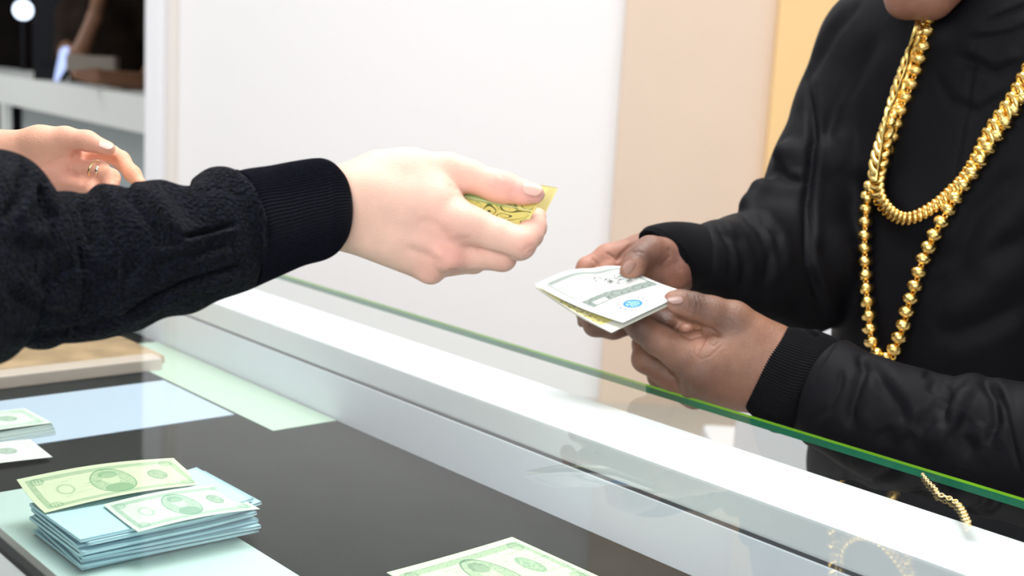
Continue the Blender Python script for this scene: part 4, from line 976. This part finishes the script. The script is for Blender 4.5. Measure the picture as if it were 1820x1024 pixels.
# ------------------------------------------------------------------ room
def room():
    def st(name, lo, hi, mat, bev=0): 
        o = link(name, boxm(name, lo, hi, bev), M[mat], smooth=False); o['kind'] = 'structure'; return o
    st('floor', (-7, -2.5, -.1), (5, 9.4, 0), 'floor'); st('ceiling', (-7, -2.5, 3.0), (5, 9.4, 3.1), 'ceiling')
    d = 5.2
    xw = lambda px: P(px, 300, 1)[0]/(P(px, 300, 1)[1])*d
    st('wall_back', (xw(312), d, 0), (xw(1092), d+.12, 3.0), 'wall_white')
    st('wall_beige', (xw(1092), d-.05, 0), (xw(1352), d+.12, 3.0), 'wall_beige'); st('wall_apricot', (xw(1352), d-.10, 0), (5, d+.12, 3.0), 'wall_orange')
    st('trim_1', (xw(268), d-.10, 0), (xw(300), d+.22, 3.0), 'lacquer', .01)
    st('trim_2', (xw(300), d-.03, 0), (xw(316), d+.16, 3.0), 'cream')
    st('wall_far', (-7, 9.2, 0), (xw(300), 9.4, 3.0), 'dark_wall'); st('wall_passage', (xw(300), d+.12, 0), (xw(316), 9.3, 3.0), 'dark_wall')
    # counter in the room behind
    a = P(-60, 119, 8.0); b = P(283, 183, 5.42)
    t = empty('service_counter', ((a[0]+b[0])/2, (a[1]+b[1])/2, 0)); tag(t, 'blurred white service counter in front of the dark back room', 'counter')
    dr = (b-a); dr[2] = 0; Ln = np.linalg.norm(dr); dr /= Ln; nn = np.array([-dr[1], dr[0], 0]); nn = nn if nn[1] > 0 else -nn
    zt = float((a[2]+b[2])/2)
    def bx(name, s0, s1, w0, w1, z0, z1, mat, bev=.004):
        me = boxm(name, (s0, w0, z0), (s1, w1, z1), bev)
        for vt in me.vertices:
            c = np.array(vt.co); vt.co = tuple(np.array([a[0], a[1], 0])+dr*c[0]+nn*c[1]+np.array([0, 0, c[2]]))
        me.update(); return part(name, me, M[mat], t, smooth=False)
    bx('top_rail', -1.2, Ln, 0, .50, zt-.16, zt, 'frost'); bx('front_panel', -1.2, Ln, .03, .48, 0, .62, 'grey_panel')
    bx('ledge', -1.2, Ln, -.03, .48, .62, .66, 'lacquer'); 
    for s in (.40, .80): bx('post', s-.03, s+.03, .0, .05, .66, zt-.16, 'frost')
    bx('inner_panel', -1.2, .36, .10, .46, .66, zt-.16, 'black_plastic'); bx('inner_panel', .84, Ln, .10, .46, .66, zt-.16, 'grey_panel')
    # things on it
    w = lambda px, py, dd: P(px, py, dd)
    t = empty('monitor', w(88, 135, 7.0)); tag(t, 'blurred dark upright monitor on the far counter', 'monitor')
    c = w(90, 50, 7.0); S_ = boxm('screen', c-[.09, .02, .22], c+[.09, .02, .40], .008); part('screen', S_, M['black_plastic'], t, smooth=False)
    c = w(90, 125, 7.0); part('stand', boxm('stand', c-[.07, .06, .06], c+[.07, .06, .012], .004), M['black_plastic'], t, smooth=False)
    c = w(114, 112, 6.6); S = SDF(.008, c-.2, c+.2); S.cone(c-[.040, 0, .085], c+[.012, 0, .050], .012, .034, .01); v, q = S.mesh()
    o = link('table_lamp', npmesh('table_lamp', v, q), M['led']); tag(o, 'small glowing bluish lamp standing upright on the far counter', 'lamp')
    c = w(41, 18, 8.5); S = SDF(.008, c-.12, c+.12); S.ell(c, (.062,)*3, k=0); v, q = S.mesh(); t = empty('ball_lamp', (c[0], c[1], 0)); tag(t, 'round white lamp glowing in the dark back room', 'lamp'); part('globe', npmesh('globe', v, q), M['lamp'], t)
    part('pole', boxm('pole', (c[0]-.012, c[1]-.012, .02), (c[0]+.012, c[1]+.012, c[2]-.055), .003), M['black_plastic'], t, smooth=False); part('base', boxm('base', (c[0]-.14, c[1]-.14, 0), (c[0]+.14, c[1]+.14, .025), .006), M['black_plastic'], t, smooth=False)
    # white chair behind the customer
    c = w(1485, 600, 2.75); t = empty('chair', (c[0], c[1], 0)); tag(t, 'white chair behind the person in the black jacket, glimpsed under the arm', 'chair')
    def cb(n, lo, hi, m_='lacquer'): part(n, boxm(n, np.array([c[0], c[1], 0])+lo, np.array([c[0], c[1], 0])+hi, .012), M[m_], t, smooth=False)
    cb('seat', np.array([-.20, -.02, .44]), np.array([.22, .42, .49])); cb('backrest', np.array([-.20, -.05, .49]), np.array([.22, -.01, .90]))
    for a_ in (-.17, .19):
        for b_ in (-.01, .39): cb('leg', np.array([a_-.018, b_-.018, 0]), np.array([a_+.018, b_+.018, .45]))
    # seated person behind the far counter
    base = w(215, 100, 6.9); base[2] = 0
    t = empty('seated_person', base); t.name = 'person'; tag(t, 'blurred person in dark clothes behind the far counter, forearm resting on it', 'person')
    hc = w(190, -110, 6.95)
    v4, q4, c4, L, A = head(hc, (.2, -1, -.25), (0, 0, 1), 1.0, (.20, .10, .07), (.2, .07, .06))
    pts = [w(95, 60, 6.9), w(285, 95, 6.75), w(262, 148, 6.3), w(150, 128, 6.0), w(190, -40, 6.95), w(190, 90, 6.95), w(285, 20, 6.95)]
    S = SDF(.012, np.min(pts, 0)-.2, np.max(pts, 0)+.2)
    S.cone(pts[4], w(190, 20, 6.95), .055, .07, .03); S.cone(w(190, 20, 6.95), pts[5], .09, .09, .03); S.cone(w(190, 30, 6.95), w(285, 30, 6.9), .05, .05, .03); S.cone(w(285, 30, 6.9), pts[1], .05, .045, .03)
    S.cone(pts[1], pts[2], .05, .050, .03); S.cone(pts[2], w(170, 136, 6.05), .052, .036, .02); S.cone(w(170, 136, 6.05), w(135, 133, 6.0), .036, .024, .02)
    S.cone(w(140, 96, 6.55), w(168, 30, 6.60), .042, .036, .02); S.cone(w(168, 30, 6.60), w(186, -34, 6.84), .036, .045, .02); S.cone(w(140, 96, 6.55), w(120, 95, 6.8), .045, .05, .02); S.cone(w(120, 95, 6.8), w(125, 30, 6.95), .05, .05, .02); S.cone(w(125, 30, 6.95), w(190, 30, 6.95), .05, .05, .02)
    v3, q3 = S.mesh(); v, q = join([(relax(v3, q3, 2), q3), (v4, q4)]); me = npmesh('body', v, q); setcol(me, np.concatenate([np.tile((.24, .12, .07), (len(v3), 1)), c4])); part('body', me, M['skin_dark'], t)
    part('hair', npmesh('hair', *haircap2(hc, L, A, 1.0, False)), M['hair'], t)
    S = SDF(.014, w(195, 80, 6.95)-[.55, .4, .95], w(195, 80, 6.95)+[.55, .4, .55])
    S.cone(w(140, 25, 6.95), w(245, 20, 6.95), .11, .11, .05); S.cone(w(190, 60, 6.95), w(195, 300, 7.0), .20, .19, .05); S.cone(w(262, 30, 6.93), w(292, 95, 6.8), .08, .075, .04); S.cone(w(125, 30, 6.95), w(118, 98, 6.82), .075, .065, .04)
    v, q = S.mesh(); part('shirt', npmesh('shirt', relax(v, q, 2), q), M['brown_cloth'], t)
    c = w(165, 112, 6.35)
    o = link('paper_pad', boxm('paper_pad', c-[.12, .04, .045], c+[.12, .04, .035], .008), M['greige'], smooth=False); tag(o, 'blurred grey-beige pad standing by the forearm on the far counter', 'pad')
M['cream'] = principled('cream_trim', (.78, .74, .70), .8)
M['frost'] = principled('pale_green_white', (.82, .86, .84), .5)
M['grey_panel'] = principled('cool_grey_panel', (.36, .41, .41), .5)
M['greige'] = principled('grey_beige', (.26, .23, .20), .8)
M['brown_cloth'] = principled('dark_brown_cloth', (.020, .013, .009), .9, spec=.1, var=(6, .6))

def lights():
    wd = bpy.data.worlds.new('world'); C.world = wd; wd.use_nodes = True
    bg = wd.node_tree.nodes['Background']; bg.inputs[0].default_value = (.93, .96, 1, 1); bg.inputs[1].default_value = .74
    def area(name, loc, target, sx, sy, pw, col=(1, .98, .96)):
        l = bpy.data.lights.new(name, 'AREA'); l.shape = 'RECTANGLE'; l.size = sx; l.size_y = sy; l.energy = pw; l.color = col
        o = bpy.data.objects.new(name, l); COL.objects.link(o); o.location = loc
        o.rotation_euler = (Vector(target)-Vector(loc)).to_track_quat('-Z', 'Y').to_euler(); return o
    area('ceiling_light', (.1, 1.5, 2.95), (.1, 1.5, 0), 1.6, 1.0, 55)
    area('ceiling_light', (-.6, 3.6, 2.95), (-.6, 3.9, 0), 2.6, 1.2, 29)
    area('ceiling_light', (1.6, 3.4, 2.95), (1.6, 3.8, 0), 1.6, 1.2, 26)
    area('window_light', (-.9, -1.6, 2.1), (.1, 1.5, 1.0), 2.4, 1.6, 56, (1, 1, 1))
    area('back_room_fill', (-4.2, 6.4, 2.9), (-4.0, 6.6, 0), 1.6, 1.2, 34)  # unseen lamp added to brighten the far counter
    vs = C.view_settings; vs.view_transform = 'Standard'; vs.look = 'None'; vs.gamma = 1; vs.use_curve_mapping = False; vs.exposure = .07

lights(); room(); counter(); person_clerk(); cust, bv = person_customer(); necklaces(bv); banknotes(); thin_chain()
C.cycles.max_bounces = 10; C.cycles.transparent_max_bounces = 12
bpy.context.view_layer.update()
